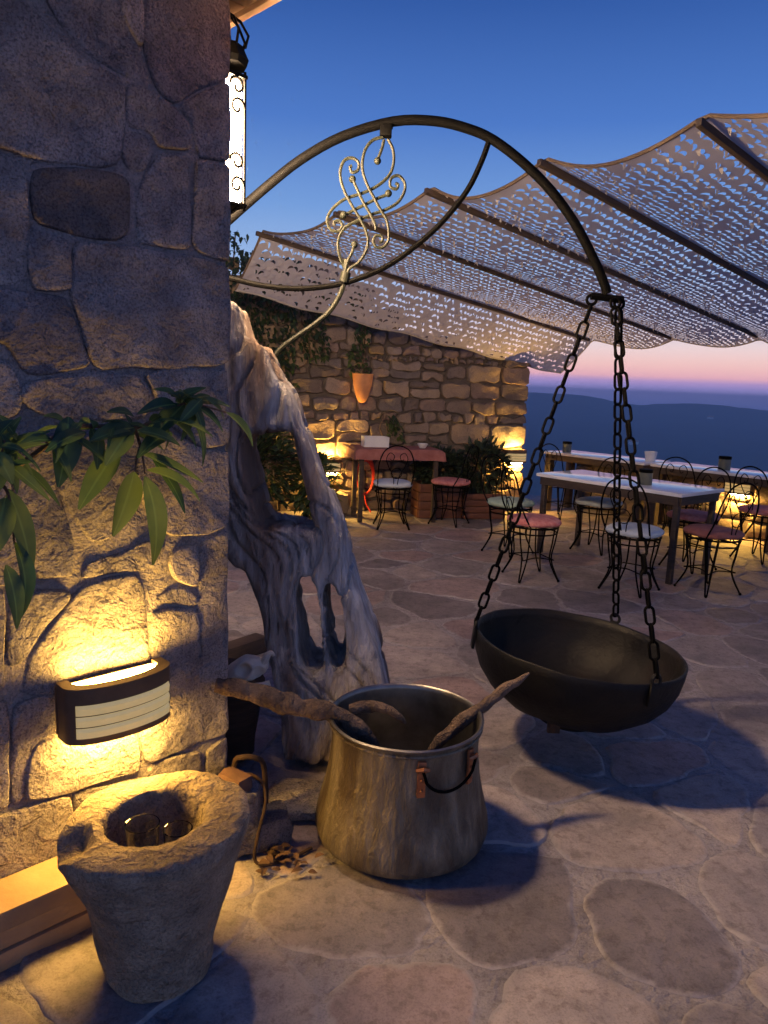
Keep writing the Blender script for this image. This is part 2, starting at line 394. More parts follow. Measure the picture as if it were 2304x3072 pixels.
# directions of the terrace: EU runs from the house out to the parapet, EV along the parapet
EU = Vector((.764, .645, 0)); EV = Vector((.645, -.764, 0)); P0 = Vector((.781, 4.165, 0))
def sw(s, w, z=0): return P0+EU*s+EV*w+Z3*z
D = {'arch': [(-0.721, 2.92, 2.006), (-0.651, 2.92, 2.064), (-0.574, 2.92, 2.131), (-0.479, 2.92, 2.213), (-0.36, 2.92, 2.307), (-0.208, 2.92, 2.393), (-0.023, 2.92, 2.451), (0.13, 2.92, 2.458),
          (0.25, 2.92, 2.437), (0.346, 2.92, 2.402), (0.463, 2.92, 2.327), (0.573, 2.92, 2.234), (0.668, 2.92, 2.126), (0.738, 2.92, 2.021), (0.79, 2.92, 1.93), (0.816, 2.92, 1.872)],
 'arch_curl': [(-0.181, 2.92, 1.96), (-0.184, 2.92, 1.893), (-0.2, 2.92, 1.832), (-0.239, 2.92, 1.767), (-0.295, 2.92, 1.717), (-0.356, 2.92, 1.673), (-0.414, 2.92, 1.629), (-0.446, 2.92, 1.593)],
 'arch_low': [(0.33, 2.92, 2.392), (0.308, 2.92, 2.324), (0.263, 2.92, 2.225), (0.182, 2.92, 2.116), (0.083, 2.92, 2.021), (-0.036, 2.92, 1.935), (-0.175, 2.92, 1.876), (-0.298, 2.92, 1.851),
              (-0.404, 2.92, 1.845), (-0.51, 2.92, 1.853), (-0.607, 2.92, 1.871), (-0.704, 2.92, 1.889)],
 'drift': [(-0.618, 1.751), (-0.553, 1.77), (-0.529, 1.696), (-0.51, 1.633), (-0.456, 1.617), (-0.431, 1.577), (-0.4, 1.519), (-0.354, 1.467), (-0.331, 1.402), (-0.318, 1.348), (-0.286, 1.276),
           (-0.246, 1.16), (-0.194, 1.055), (-0.153, 0.949), (-0.138, 0.86), (-0.089, 0.712), (-0.046, 0.588), (-0.004, 0.489), (0.024, 0.354), (0.051, 0.251), (0.069, 0.133), (0.047, 0.033),
           (-0.003, -0.041), (-0.082, -0.087), (-0.175, -0.077), (-0.214, -0.137), (-0.281, -0.132), (-0.322, -0.069), (-0.364, 0.058), (-0.373, 0.198), (-0.428, 0.417), (-0.453, 0.617),
           (-0.496, 0.774), (-0.566, 0.803), (-0.63, 0.859), (-0.648, 1.112), (-0.636, 1.298), (-0.648, 1.479)],
 'drift_h1': [(-0.525, 1.272), (-0.47, 1.305), (-0.351, 1.328), (-0.321, 1.213), (-0.281, 1.064), (-0.244, 0.936), (-0.329, 0.961), (-0.467, 0.955), (-0.493, 1.081)],
 'drift_h2': [(-0.334, 0.744), (-0.268, 0.757), (-0.232, 0.613), (-0.216, 0.48), (-0.213, 0.371), (-0.285, 0.389), (-0.308, 0.543)],
 'drift_h3': [(-0.219, 0.72), (-0.198, 0.744), (-0.157, 0.656), (-0.135, 0.551), (-0.134, 0.416), (-0.156, 0.387), (-0.189, 0.42), (-0.212, 0.547)],
 'drift_h4': [(-0.327, 0.179), (-0.223, 0.247), (-0.143, 0.187), (-0.133, 0.082), (-0.191, 0.023), (-0.27, -0.009), (-0.311, 0.06)],
 'leaves': [((-0.645, 1.886, 1.252), (-0.677, 1.812, 1.098), 0.063), ((-0.611, 1.864, 1.245), (-0.588, 1.844, 1.019), 0.064), ((-0.668, 1.834, 1.315), (-0.727, 1.733, 1.177), 0.063),
            ((-0.743, 1.731, 1.396), (-0.751, 1.68, 1.237), 0.068), ((-0.621, 1.909, 1.255), (-0.502, 1.986, 1.165), 0.048), ((-0.64, 1.933, 1.295), (-0.504, 2.027, 1.212), 0.038),
            ((-0.548, 2.039, 1.411), (-0.508, 2.037, 1.257), 0.033), ((-0.533, 1.941, 1.426), (-0.59, 1.841, 1.34), 0.052), ((-0.517, 1.985, 1.426), (-0.446, 2.014, 1.354), 0.053),
            ((-0.454, 2.09, 1.404), (-0.384, 2.119, 1.308), 0.032), ((-0.543, 1.903, 1.427), (-0.605, 1.798, 1.405), 0.039), ((-0.561, 1.983, 1.43), (-0.437, 2.066, 1.421), 0.035),
            ((-0.622, 1.824, 1.37), (-0.689, 1.715, 1.342), 0.049), ((-0.623, 1.794, 1.365), (-0.656, 1.719, 1.286), 0.052), ((-0.705, 1.769, 1.37), (-0.679, 1.752, 1.285), 0.04),
            ((-0.552, 1.894, 1.357), (-0.607, 1.797, 1.298), 0.047), ((-0.606, 1.798, 1.365), (-0.516, 1.845, 1.328), 0.033), ((-0.623, 1.965, 1.281), (-0.547, 1.998, 1.129), 0.033),
            ((-0.7, 1.718, 1.363), (-0.751, 1.624, 1.323), 0.039), ((-0.611, 1.793, 1.398), (-0.647, 1.714, 1.411), 0.029), ((-0.54, 1.935, 1.43), (-0.583, 1.848, 1.464), 0.028),
            ((-0.549, 1.925, 1.434), (-0.477, 1.955, 1.472), 0.028), ((-0.833, 1.613, 1.239), (-0.789, 1.614, 1.043), 0.054), ((-0.817, 1.573, 1.226), (-0.83, 1.517, 1.096), 0.059),
            ((-0.817, 1.601, 1.122), (-0.8, 1.575, 0.953), 0.042), ((-0.851, 1.623, 1.319), (-0.76, 1.671, 1.365), 0.024), ((-0.832, 1.585, 1.31), (-0.748, 1.627, 1.341), 0.02),
            ((-0.809, 1.552, 1.308), (-0.818, 1.501, 1.224), 0.048), ((-0.851, 1.708, 1.283), (-0.776, 1.74, 1.183), 0.028), ((-0.844, 1.63, 1.346), (-0.803, 1.628, 1.398), 0.024),
            ((-0.825, 1.564, 1.355), (-0.786, 1.561, 1.395), 0.029), ((-0.811, 1.522, 1.33), (-0.773, 1.517, 1.265), 0.038), ((-0.826, 1.578, 1.298), (-0.791, 1.57, 1.237), 0.03),
            ((-0.812, 1.549, 1.34), (-0.764, 1.555, 1.329), 0.019), ((-0.812, 1.55, 1.083), (-0.786, 1.532, 0.945), 0.04)],
 'orn': [[(-0.059, 2.92, 2.394), (-0.093, 2.92, 2.384), (-0.119, 2.92, 2.356), (-0.131, 2.92, 2.315), (-0.128, 2.92, 2.269), (-0.108, 2.92, 2.221), (-0.085, 2.92, 2.184), (-0.062, 2.92, 2.146),
          (-0.036, 2.92, 2.109), (-0.025, 2.92, 2.068), (-0.025, 2.92, 2.032), (-0.044, 2.92, 2.008), (-0.069, 2.92, 2.007), (-0.081, 2.92, 2.03), (-0.071, 2.92, 2.048), (-0.049, 2.92, 2.046),
          (-0.048, 2.92, 2.028), (-0.06, 2.92, 2.025)],
         [(-0.041, 2.92, 2.392), (-0.021, 2.92, 2.357), (-0.016, 2.92, 2.314), (-0.027, 2.92, 2.273), (-0.053, 2.92, 2.243), (-0.089, 2.92, 2.218), (-0.138, 2.92, 2.196), (-0.19, 2.92, 2.178),
          (-0.23, 2.92, 2.149), (-0.254, 2.92, 2.115), (-0.256, 2.92, 2.086), (-0.24, 2.92, 2.063), (-0.212, 2.92, 2.062), (-0.2, 2.92, 2.082), (-0.213, 2.92, 2.099), (-0.231, 2.92, 2.093),
          (-0.229, 2.92, 2.081)],
         [(-0.169, 2.92, 2.25), (-0.148, 2.92, 2.21), (-0.125, 2.92, 2.167), (-0.098, 2.92, 2.127), (-0.078, 2.92, 2.09), (-0.073, 2.92, 2.069)],
         [(-0.03, 2.92, 2.2), (-0.076, 2.92, 2.181), (-0.118, 2.92, 2.159), (-0.155, 2.92, 2.14), (-0.195, 2.92, 2.118)],
         [(-0.169, 2.92, 2.291), (-0.177, 2.92, 2.285), (-0.168, 2.92, 2.268), (-0.147, 2.92, 2.277), (-0.146, 2.92, 2.303), (-0.17, 2.92, 2.318), (-0.2, 2.92, 2.307), (-0.213, 2.92, 2.266),
          (-0.204, 2.92, 2.223), (-0.187, 2.92, 2.186), (-0.161, 2.92, 2.145), (-0.135, 2.92, 2.108), (-0.112, 2.92, 2.068), (-0.101, 2.92, 2.029), (-0.109, 2.92, 1.987), (-0.136, 2.92, 1.947),
          (-0.167, 2.92, 1.925), (-0.175, 2.92, 1.906)],
         [(-0.007, 2.92, 2.239), (0.004, 2.92, 2.234), (-0.003, 2.92, 2.219), (-0.025, 2.92, 2.227), (-0.023, 2.92, 2.256), (0.004, 2.92, 2.266), (0.027, 2.92, 2.243), (0.028, 2.92, 2.211),
          (0.005, 2.92, 2.172), (-0.04, 2.92, 2.144), (-0.092, 2.92, 2.125), (-0.141, 2.92, 2.102), (-0.187, 2.92, 2.077), (-0.211, 2.92, 2.04), (-0.213, 2.92, 1.995), (-0.199, 2.92, 1.951),
          (-0.185, 2.92, 1.924), (-0.182, 2.92, 1.906)],
         [(-0.154, 2.92, 2.009), (-0.159, 2.92, 1.985), (-0.174, 2.92, 1.954), (-0.182, 2.92, 1.921), (-0.188, 2.92, 1.89)], [(-0.055, 2.92, 2.39), (-0.061, 2.92, 2.361), (-0.075, 2.92, 2.32)]],
 'orn_balls': [(-0.076, 2.92, 2.313), (-0.167, 2.92, 2.246), (-0.031, 2.92, 2.201), (-0.196, 2.92, 2.118), (-0.152, 2.92, 2.014)],
 'orn_collar': [(-0.05, 2.92, 2.436), (-0.049, 2.92, 2.396)],
 'orn_collar2': [(-0.18, 2.92, 1.912), (-0.187, 2.92, 1.875)],
 'stems': [[(-0.91, 1.564, 1.237), (-0.871, 1.604, 1.266), (-0.823, 1.651, 1.29), (-0.782, 1.693, 1.33), (-0.744, 1.73, 1.371), (-0.684, 1.79, 1.373), (-0.624, 1.851, 1.369), (-0.579, 1.895, 1.399),
            (-0.537, 1.938, 1.428), (-0.502, 1.972, 1.427), (-0.442, 2.032, 1.407)],
           [(-0.889, 1.528, 1.243), (-0.854, 1.563, 1.295), (-0.832, 1.586, 1.317), (-0.824, 1.593, 1.349)],
           [(-0.851, 1.567, 1.272), (-0.83, 1.588, 1.25), (-0.822, 1.596, 1.225), (-0.819, 1.599, 1.174), (-0.817, 1.6, 1.119)],
           [(-0.629, 1.845, 1.373), (-0.616, 1.858, 1.307), (-0.611, 1.864, 1.252)]],
 'wall_stones': [[(-0.054, 2.289), (0.157, 2.34), (0.217, 2.29), (0.294, 2.25), (0.387, 2.24), (0.39, 2.133), (0.368, 2.037), (0.315, 2.012), (0.186, 2.004), (0.084, 2.005), (-0.071, 1.998)],
                 [(0.191, 2.378), (0.354, 2.438), (0.429, 2.394), (0.43, 2.313), (0.407, 2.246), (0.331, 2.266), (0.286, 2.281), (0.231, 2.318)],
                 [(0.368, 2.451), (0.443, 2.478), (0.443, 2.352), (0.433, 2.327), (0.395, 2.378)],
                 [(0.458, 2.484), (0.719, 2.579), (0.714, 2.336), (0.601, 2.275), (0.529, 2.223), (0.477, 2.249), (0.446, 2.335)],
                 [(0.54, 2.217), (0.612, 2.274), (0.714, 2.326), (0.715, 2.114), (0.603, 2.103), (0.589, 2.184)],
                 [(0.402, 2.236), (0.462, 2.236), (0.524, 2.208), (0.578, 2.172), (0.575, 2.115), (0.48, 2.098), (0.465, 2.135), (0.397, 2.131)],
                 [(0.394, 2.113), (0.45, 2.122), (0.47, 2.086), (0.438, 2.03), (0.393, 2.029), (0.381, 2.061)],
                 [(0.157, 1.975), (0.251, 2.002), (0.353, 2.005), (0.394, 1.998), (0.397, 1.867), (0.359, 1.841), (0.255, 1.842), (0.154, 1.851), (0.144, 1.913)],
                 [(0.438, 2.014), (0.48, 2.084), (0.55, 2.1), (0.575, 2.083), (0.576, 1.855), (0.419, 1.846), (0.418, 1.935)],
                 [(0.592, 2.093), (0.717, 2.104), (0.721, 1.831), (0.605, 1.847), (0.583, 1.873)],
                 [(-0.072, 1.979), (0.083, 1.995), (0.135, 1.978), (0.135, 1.846), (0.135, 1.779), (0.128, 1.708), (-0.089, 1.692)],
                 [(0.145, 1.837), (0.236, 1.826), (0.235, 1.708), (0.148, 1.698), (0.136, 1.77)],
                 [(0.25, 1.824), (0.419, 1.834), (0.593, 1.833), (0.721, 1.82), (0.723, 1.544), (0.545, 1.523), (0.382, 1.518), (0.304, 1.508), (0.272, 1.564), (0.236, 1.688), (0.243, 1.751)],
                 [(-0.089, 1.678), (0.069, 1.684), (0.222, 1.684), (0.26, 1.573), (0.285, 1.514), (0.189, 1.494), (0.114, 1.491), (0.076, 1.565), (-0.095, 1.581)],
                 [(-0.102, 1.484), (0.076, 1.528), (0.102, 1.481), (0.103, 1.414), (0.087, 1.384), (-0.109, 1.353)],
                 [(0.112, 1.468), (0.245, 1.494), (0.413, 1.5), (0.457, 1.447), (0.433, 1.381), (0.282, 1.379), (0.164, 1.384), (0.108, 1.422)],
                 [(0.427, 1.505), (0.543, 1.522), (0.724, 1.525), (0.726, 1.303), (0.617, 1.292), (0.484, 1.379), (0.467, 1.447)],
                 [(0.409, 1.286), (0.475, 1.361), (0.607, 1.283), (0.726, 1.281), (0.723, 1.051), (0.627, 1.03), (0.497, 1.038), (0.429, 1.123), (0.403, 1.217)],
                 [(0.207, 1.293), (0.298, 1.363), (0.429, 1.366), (0.395, 1.269), (0.397, 1.139), (0.324, 1.051), (0.272, 1.045), (0.218, 1.134), (0.189, 1.214)],
                 [(0.091, 1.312), (0.201, 1.348), (0.177, 1.214), (0.22, 1.072), (0.22, 0.958), (0.125, 0.967), (0.104, 1.085), (0.079, 1.205)],
                 [(-0.11, 1.339), (0.082, 1.343), (0.07, 1.167), (0.087, 1.048), (0.107, 0.972), (0.058, 0.958), (-0.129, 1.002)],
                 [(0.606, 1.004), (0.72, 1.034), (0.712, 0.786), (0.711, 0.564), (0.613, 0.605), (0.6, 0.836)], [(0.514, 0.994), (0.593, 0.996), (0.592, 0.866), (0.523, 0.904), (0.501, 0.947)],
                 [(0.441, 0.813), (0.507, 0.819), (0.595, 0.793), (0.6, 0.688), (0.591, 0.61), (0.45, 0.626)],
                 [(0.453, 0.843), (0.498, 0.877), (0.538, 0.875), (0.595, 0.837), (0.592, 0.808), (0.497, 0.833)],
                 [(0.227, 0.919), (0.321, 0.938), (0.403, 0.937), (0.418, 0.877), (0.426, 0.774), (0.438, 0.624), (0.305, 0.624), (0.148, 0.642), (0.078, 0.658), (0.098, 0.759), (0.176, 0.847)],
                 [(0.059, 0.94), (0.203, 0.925), (0.208, 0.899), (0.127, 0.811), (0.079, 0.751), (0.047, 0.746), (0.048, 0.853)],
                 [(-0.13, 0.987), (0.043, 0.95), (0.035, 0.732), (0.034, 0.683), (-0.147, 0.701)],
                 [(0.236, 0.947), (0.254, 0.987), (0.359, 1.008), (0.432, 1.029), (0.495, 1.017), (0.465, 0.962), (0.417, 0.946), (0.322, 0.951)],
                 [(0.544, 0.634), (0.704, 0.65), (0.702, 0.354), (0.487, 0.352), (0.415, 0.344), (0.405, 0.418), (0.418, 0.529), (0.466, 0.642)],
                 [(0.107, 0.516), (0.254, 0.522), (0.394, 0.444), (0.397, 0.327), (0.297, 0.34), (0.148, 0.342), (0.07, 0.361), (0.084, 0.472)],
                 [(0.423, 0.329), (0.474, 0.341), (0.606, 0.32), (0.606, 0.242), (0.432, 0.29)], [(0.626, 0.313), (0.702, 0.338), (0.702, 0.196), (0.626, 0.228)],
                 [(0.052, 0.641), (0.149, 0.644), (0.195, 0.583), (0.214, 0.524), (0.107, 0.522), (0.082, 0.483), (0.063, 0.364), (0.036, 0.362)],
                 [(0.207, 0.633), (0.449, 0.64), (0.453, 0.53), (0.394, 0.456), (0.224, 0.532)], [(-0.174, 0.734), (0.04, 0.654), (0.03, 0.356), (0.008, 0.352), (-0.197, 0.356)],
                 [(0.008, 0.342), (0.187, 0.334), (0.204, 0.208), (0.194, 0.138), (-0.001, 0.153), (-0.208, 0.17), (-0.198, 0.342)],
                 [(0.197, 0.336), (0.408, 0.299), (0.705, 0.183), (0.705, 0.084), (0.411, 0.124), (0.207, 0.144)]]}

# ------------------------------------------------------------------ ground: terrace, valley, hills
def poly_prism(pts, z0, z1):
    n = len(pts); v = [(p.x, p.y, z1) for p in pts]+[(p.x, p.y, z0) for p in pts]
    f = [tuple(range(n)), tuple(range(2*n-1, n-1, -1))]+[(i, i+n, (i+1) % n+n, (i+1) % n) for i in range(n)]
    return MB().add(v, f)
tp = [sw(-9, 9), sw(5.25, 9), sw(5.25, -9), sw(-9, -9)]
if area2([(p.x, p.y) for p in tp]) < 0: tp.reverse()
floor = kind(poly_prism(tp, -3.5, 0).build('terrace_floor', 'floor_mortar', smooth=False), 'structure')
def in_view(x, y):
    if y < 1.15: return False
    return -.56*y-.35 < x < .57*y+.45 and y < 10
rnd = random.Random(11); seeds = []
for _ in range(9000):
    y = 1.0+(rnd.random()**.8)*9.6; x = (rnd.random()*2-1)*(.66*y+.9)
    s_ = (Vector((x, y, 0))-P0).dot(EU)
    if s_ > 5.3 or x < -1.9: continue
    rr = ((.20 if rnd.random() < .35 else .33)+rnd.random()*.15)*(.74 if y < 3.2 else .80) + .014*y
    if all((x-a)**2+(y-b)**2 > ((rr+c)*.5)**2*1.25 for a, b, c in seeds): seeds.append((x, y, rr))
def voronoi(i, pts):
    x, y, w0 = pts[i]; cell = [Vector((x+a, y+b)) for a, b in ((-1.2, -1.2), (1.2, -1.2), (1.2, 1.2), (-1.2, 1.2))]
    for j, (a, b, w1) in enumerate(pts):
        if j == i or abs(a-x) > 2 or abs(b-y) > 2: continue
        d = Vector((a-x, b-y)); L2 = d.length; n = d/L2; m = L2/2+(w0-w1)*.25
        out = []
        for k in range(len(cell)):
            p, q = cell[k], cell[(k+1) % len(cell)]
            dp = (p-Vector((x, y))).dot(n)-m; dq = (q-Vector((x, y))).dot(n)-m
            if dp <= 0: out.append(p)
            if dp*dq < 0: out.append(p+(q-p)*(dp/(dp-dq)))
        cell = out
        if len(cell) < 3: return []
    return cell
cells = []
for i, (x, y, w_) in enumerate(seeds):
    if not in_view(x, y): continue
    c = voronoi(i, seeds)
    if len(c) >= 3 and abs(area2(c)) > .012: cells.append((x, y, c))
cells.sort(key=lambda q: -abs(area2(q[2]))/(q[1]**2))
print('paving cells', len(cells))
for k, (x, y, c) in enumerate(cells[:300]):
    mb = stone(c, Vector((0, 0, 0)), X3, Y3, Z3, .0035, n=30, gap=.006+.010*rnd.random(), rings=((0, .2), (.008, .8), (.022, 1.0), (.06, 1.0)), rough=.024, seed=k*.71, smooth=2, depth=.004, round_=.08)
    tx, ty, tz_ = rnd.uniform(-.010, .010), rnd.uniform(-.010, .010), rnd.uniform(0, .004)
    # keep the top of a flag flat: it is worn by feet
    mb.v = [(a, b, min(max(z, -.004 if i_ < 60 else .0025), .0055+tz_+tx*(a-x)+ty*(b-y)+.003*noise.noise(Vector((a*4, b*4, 0)))+.0015*noise.noise(Vector((a*14, b*14, 0))))) for i_, (a, b, z) in enumerate(mb.v)]
    o = mb.build('paving_stone', 'flagstone', floor)
    at = o.data.attributes.new('smear', 'FLOAT', 'POINT')
    at.data.foreach_set('value', [1.0]*60+[.75]*30+[.42]*30+[.0]*31)

def hill_height(az):
    pts = [(-60, .1), (-25, .3), (-10, .25), (0, .05), (5, -.05), (10.7, -.16), (12.5, -.19), (14.2, -.21), (15.6, -.36), (17, -.62), (18.5, -.76), (20, -.60), (22.2, -.47), (24, -.52), (25.2, -.62), (26.9, -.74), (29, -.6), (33, -.1), (45, .3), (70, .1)]
    for (a, e), (b, g) in zip(pts, pts[1:]):
        if a <= az <= b:
            t = (az-a)/(b-a); t = t*t*(3-2*t); return e+(g-e)*t
    return -.9
RS = .5
rad = [13, 18, 26, 40, 70, 120, 220, 400, 700, 1100, 1600, 2200, 2900, 3700, 4500, 5300, 6000, 6600, 7100, 7500, 7800, 8000, 8300, 8800, 9800, 12000]
zs = [-6, -7.5, -10, -15, -26, -45, -80, -135, -200, -255, -300, -330, -345, -340, -320, -285, -240, -195, -150, -105, -60, 0, -40, -130, -220, -300]
va = []; fa = []; azs = [-60+130*i/260 for i in range(261)]
for az in azs:
    e = hill_height(az)+.035*noise.noise(Vector((az*1.3, 2, 0)))+.018*noise.noise(Vector((az*4.1, 5, 0))); top = CAM_H+8000*math.tan(R(e))
    for r_, z in zip(rad, zs):
        f_ = max(0, min(1, (r_-4500)/3500)); n_ = noise.noise(Vector((az*.16, r_*.0012, 3)))*min(r_*.03, 22)*(1-f_)+noise.noise(Vector((az*.7, r_*.004, 9)))*min(r_*.01, 7)*(1-f_)
        k_ = 1 if r_ < 30 else (RS if r_ > 300 else 1-(1-RS)*(r_-30)/270)
        va.append((k_*r_*math.sin(R(az)), k_*r_*math.cos(R(az)), (z+top*f_**2+n_)*k_+CAM_H*(1-k_)))
nr = len(rad)
for i in range(len(azs)-1):
    for j in range(nr-1): fa.append((i*nr+j, (i+1)*nr+j, (i+1)*nr+j+1, i*nr+j+1))
hills_mb = MB().add(va, fa); kind(hills_mb.build('hills', 'valley', angle=180), 'structure')
from mathutils.bvhtree import BVHTree
hills_tree = BVHTree.FromPolygons([Vector(v) for v in hills_mb.v], hills_mb.f)
def land(x, y): return hills_tree.ray_cast(Vector((x, y, 3000)), Vector((0, 0, -1)))[0].z
def far_house(x, y, z, w, rz, label):
    t = thing('far_house', (x, y, z), label, 'house', 'houses in the valley')
    ax = (Vector((math.cos(rz), math.sin(rz), 0)), Vector((-math.sin(rz), math.cos(rz), 0)), Z3)
    MB().box((x, y, z+w*.12), (w, w*.6, w*.45), ax).build('wall', 'white_wall', t, smooth=False)
    c = Vector((x, y, z+w*.345)); A, B = ax[0]*w*.54, ax[1]*w*.34
    MB().add([c-A-B, c+A-B, c+A+B, c-A+B, c-A*.96+Z3*w*.2, c+A*.96+Z3*w*.2], [(0, 1, 5, 4), (2, 3, 4, 5), (1, 2, 5), (3, 0, 4), (3, 2, 1, 0)]).build('roof', 'terracotta', t, smooth=False)

# ------------------------------------------------------------------ house wall with the big granite blocks
W0 = Vector((-.985, 1.772, 0)); WU = Vector((.7071, .7071, 0)); WN = Vector((.7071, -.7071, 0)); CORNER = .706
def wp(t, n, z): return W0+WU*t+WN*n+Z3*z
wall = thing('house_wall', wp(.3, 0, 0), 'corner of a house built of large rough granite blocks, behind the brick lamp', 'wall')
pts = [wp(-2.6, -.001, 0), wp(CORNER-.012, -.001, 0), wp(CORNER-.012, -2.2, 0), wp(-2.6, -2.2, 0)]
if area2([(p.x, p.y) for p in pts]) < 0: pts.reverse()
poly_prism(pts, -.02, 2.655).build('mortar_bed', 'wall_mortar', wall, smooth=False)
for k, pl in enumerate(D['wall_stones']):
    p = [(min(a, CORNER-.004), min(b, 2.65)) for a, b in pl]
    dark = k in (7,)
    a_ = abs(area2(p)); proud = .006+.009*random.random()
    stone(p, W0, WU, Z3, WN, proud*(.9 if dark else 1), n=max(28, int(40+a_*140)), gap=-.004, rings=((0, 0), (.002, .6), (.006, .95), (.015, 1.0), (.25, 1.0), (.5, 1.05), (.75, 1.0)), round_=.010,
          rough=.006, seed=k*1.3, smooth=1, depth=.02).build('granite_block', 'granite_dark' if dark else 'granite', wall)
# blocks of the side that turns away, and those out of frame to the left and above
rnd = random.Random(5)
z = .02
while z < 2.55:
    h = .28+.2*rnd.random(); t = -2.15
    while t < -.02:
        w_ = .3+.4*rnd.random(); e = min(t+w_, -.012)
        stone([(t, z), (e, z+.02*rnd.random()), (e, min(z+h, 2.65)), (t, min(z+h, 2.65))], wp(CORNER-.012, 0, 0), WN, Z3, WU, .02, n=24, gap=.01, rough=.008, seed=t*7+z).build('granite_block', 'granite', wall)
        t = e if e < -.012 else 0
    t = -2.5
    while t < -.36:
        w_ = .35+.4*rnd.random(); e = min(t+w_, -.34)
        stone([(t, z), (e, z), (e, min(z+h, 2.65)), (t, min(z+h, 2.65))], W0, WU, Z3, WN, .02, n=24, gap=.01, rough=.008, seed=t*5+z).build('granite_block', 'granite', wall)
        t = e if e < -.345 else 0
    z += h
# ledge along the foot of the wall
led = thing('stone_ledge', wp(-.2, .07, 0), 'low warm brown ledge running along the foot of the granite wall', 'ledge')
def slab(t0, t1, n0, n1, z0, z1, bev=.006):
    return MB().box(wp((t0+t1)/2, (n0+n1)/2, (z0+z1)/2), (t1-t0, n1-n0, z1-z0), (WU, WN, Z3), bev)
slab(-2.6, .30, .012, .150, .112, .168).build('top_slab', 'ledge', led)
slab(-2.6, .29, .012, .138, .055, .110).build('riser', 'ledge', led)
slab(-2.6, .30, .012, .146, .0, .053).build('base_course', 'ledge', led)
# roof eave; its unseen front overhang is added to shade wall and mortar
ev = thing('roof_eave', wp(CORNER, -.3, 2.72), 'brown boarded roof eave above the corner of the granite wall, its unseen front added for shade', 'eave')
for k in range(11):
    slab(-2.6, .915, -1.35+.16*k, -1.194+.16*k, 2.66, 2.685, .003).build('board', 'plank_roof', ev)
slab(.918, .945, -1.35, .41, 2.645, 2.80, .004).build('fascia', 'plank_roof', ev)
slab(-2.6, .917, .412, .44, 2.645, 2.80, .004).build('fascia', 'plank_roof', ev)  # edge of the added shading overhang, out of view

# ------------------------------------------------------------------ brick lamp (the same lamp on three walls)
def make_lamp(label):
    """local frame: x along the wall, -y out of the wall, origin at the lamp's middle on the wall"""
    t = thing('wall_lamp', (0, 0, 0), label, 'wall lamp', 'brick lamps on the stone walls')
    w, h, dp = .152, .078, .115
    def arc(k, n, ww, d): a = -math.pi/2+math.pi*k/n; return (ww*math.sin(a), -d*(.42+.58*math.cos(a)) if abs(math.sin(a)) < 1 else -d*.42)
    n = 20
    def shell(ww, d): return [(-ww, -.002)]+[arc(k, n, ww, d) for k in range(n+1)]+[(ww, -.002)]
    o, i_ = shell(w, dp), shell(w-.03, dp-.034)
    vs = []; fs = []; m = len(o)
    for z in (-h, h):
        vs += [(a, b, z) for a, b in o]
    for z in (-h, h):
        vs += [(a, b, z) for a, b in i_]
    for k in range(m-1):
        fs += [(k, k+1, m+k+1, m+k), (2*m+k+1, 2*m+k, 3*m+k, 3*m+k+1), (m+k, m+k+1, 3*m+k+1, 3*m+k), (k+1, k, 2*m+k, 2*m+k+1)]
    fs += [(0, m, 3*m, 2*m), (m-1, 3*m-1, 4*m-1, 2*m-1)]
    MB().add(vs, fs).build('housing', 'lamp_body', t, angle=35)
    for zc in (-.045, -.013, .019):     # three curved slats on the front
        q = []; f = []
        K = 14
        for k in range(K+1):
            a = -math.pi/2+math.pi*(.16+.68*k/K); x, y = w*math.sin(a), -dp*(.42+.58*math.cos(a))
            for dz, dy in ((-.014, 0), (-.013, -.006), (.006, -.009), (.014, -.003), (.014, 0)): q.append((x*(1-dy*4*0), y+dy, zc+dz))
        for k in range(K):
            for j in range(4): f.append((k*5+j, (k+1)*5+j, (k+1)*5+j+1, k*5+j+1))
        f += [(0, 1, 2, 3, 4), tuple(K*5+j for j in (4, 3, 2, 1, 0))]
        MB().add(q, f).build('slat', 'lamp_slat', t, angle=30)
    gi = shell(w-.032, dp-.036)
    for z, s_ in ((h-.012, 1),):
        MB().add([(a, b, z) for a, b in gi], [tuple(range(len(gi))) if s_ > 0 else tuple(range(len(gi)-1, -1, -1))]).build('diffuser', 'lamp_glow', t, smooth=False)
    # the lower glass bellies a little out of the housing
    q = []; f = []; ng = len(gi); cx_, cy_ = 0, sum(b for a, b in gi)/ng
    for k, (sc_, zz) in enumerate(((1, -h+.006), (.96, -h-.006), (.8, -h-.012), (.4, -h-.015))): q += [(cx_+(a-cx_)*sc_, cy_+(b-cy_)*sc_, zz) for a, b in gi]
    for k in range(3):
        for j in range(ng): f.append((k*ng+(j+1) % ng, k*ng+j, (k+1)*ng+j, (k+1)*ng+(j+1) % ng))
    f.append(tuple(3*ng+j for j in range(ng-1, -1, -1)))
    MB().add(q, f).build('diffuser', 'lamp_glow', t)
    MB().box((0, -.004, 0), (2*w+.006, .006, 2*h-.02)).build('back_plate', 'lamp_body', t)
    return t
lamp0 = make_lamp('lit brick lamp with three pale slats on the near granite wall, above the stone mortar')
a = wp(.305, .026, .603); lamp0.location = a; lamp0.rotation_euler = (0, 0, R(45))

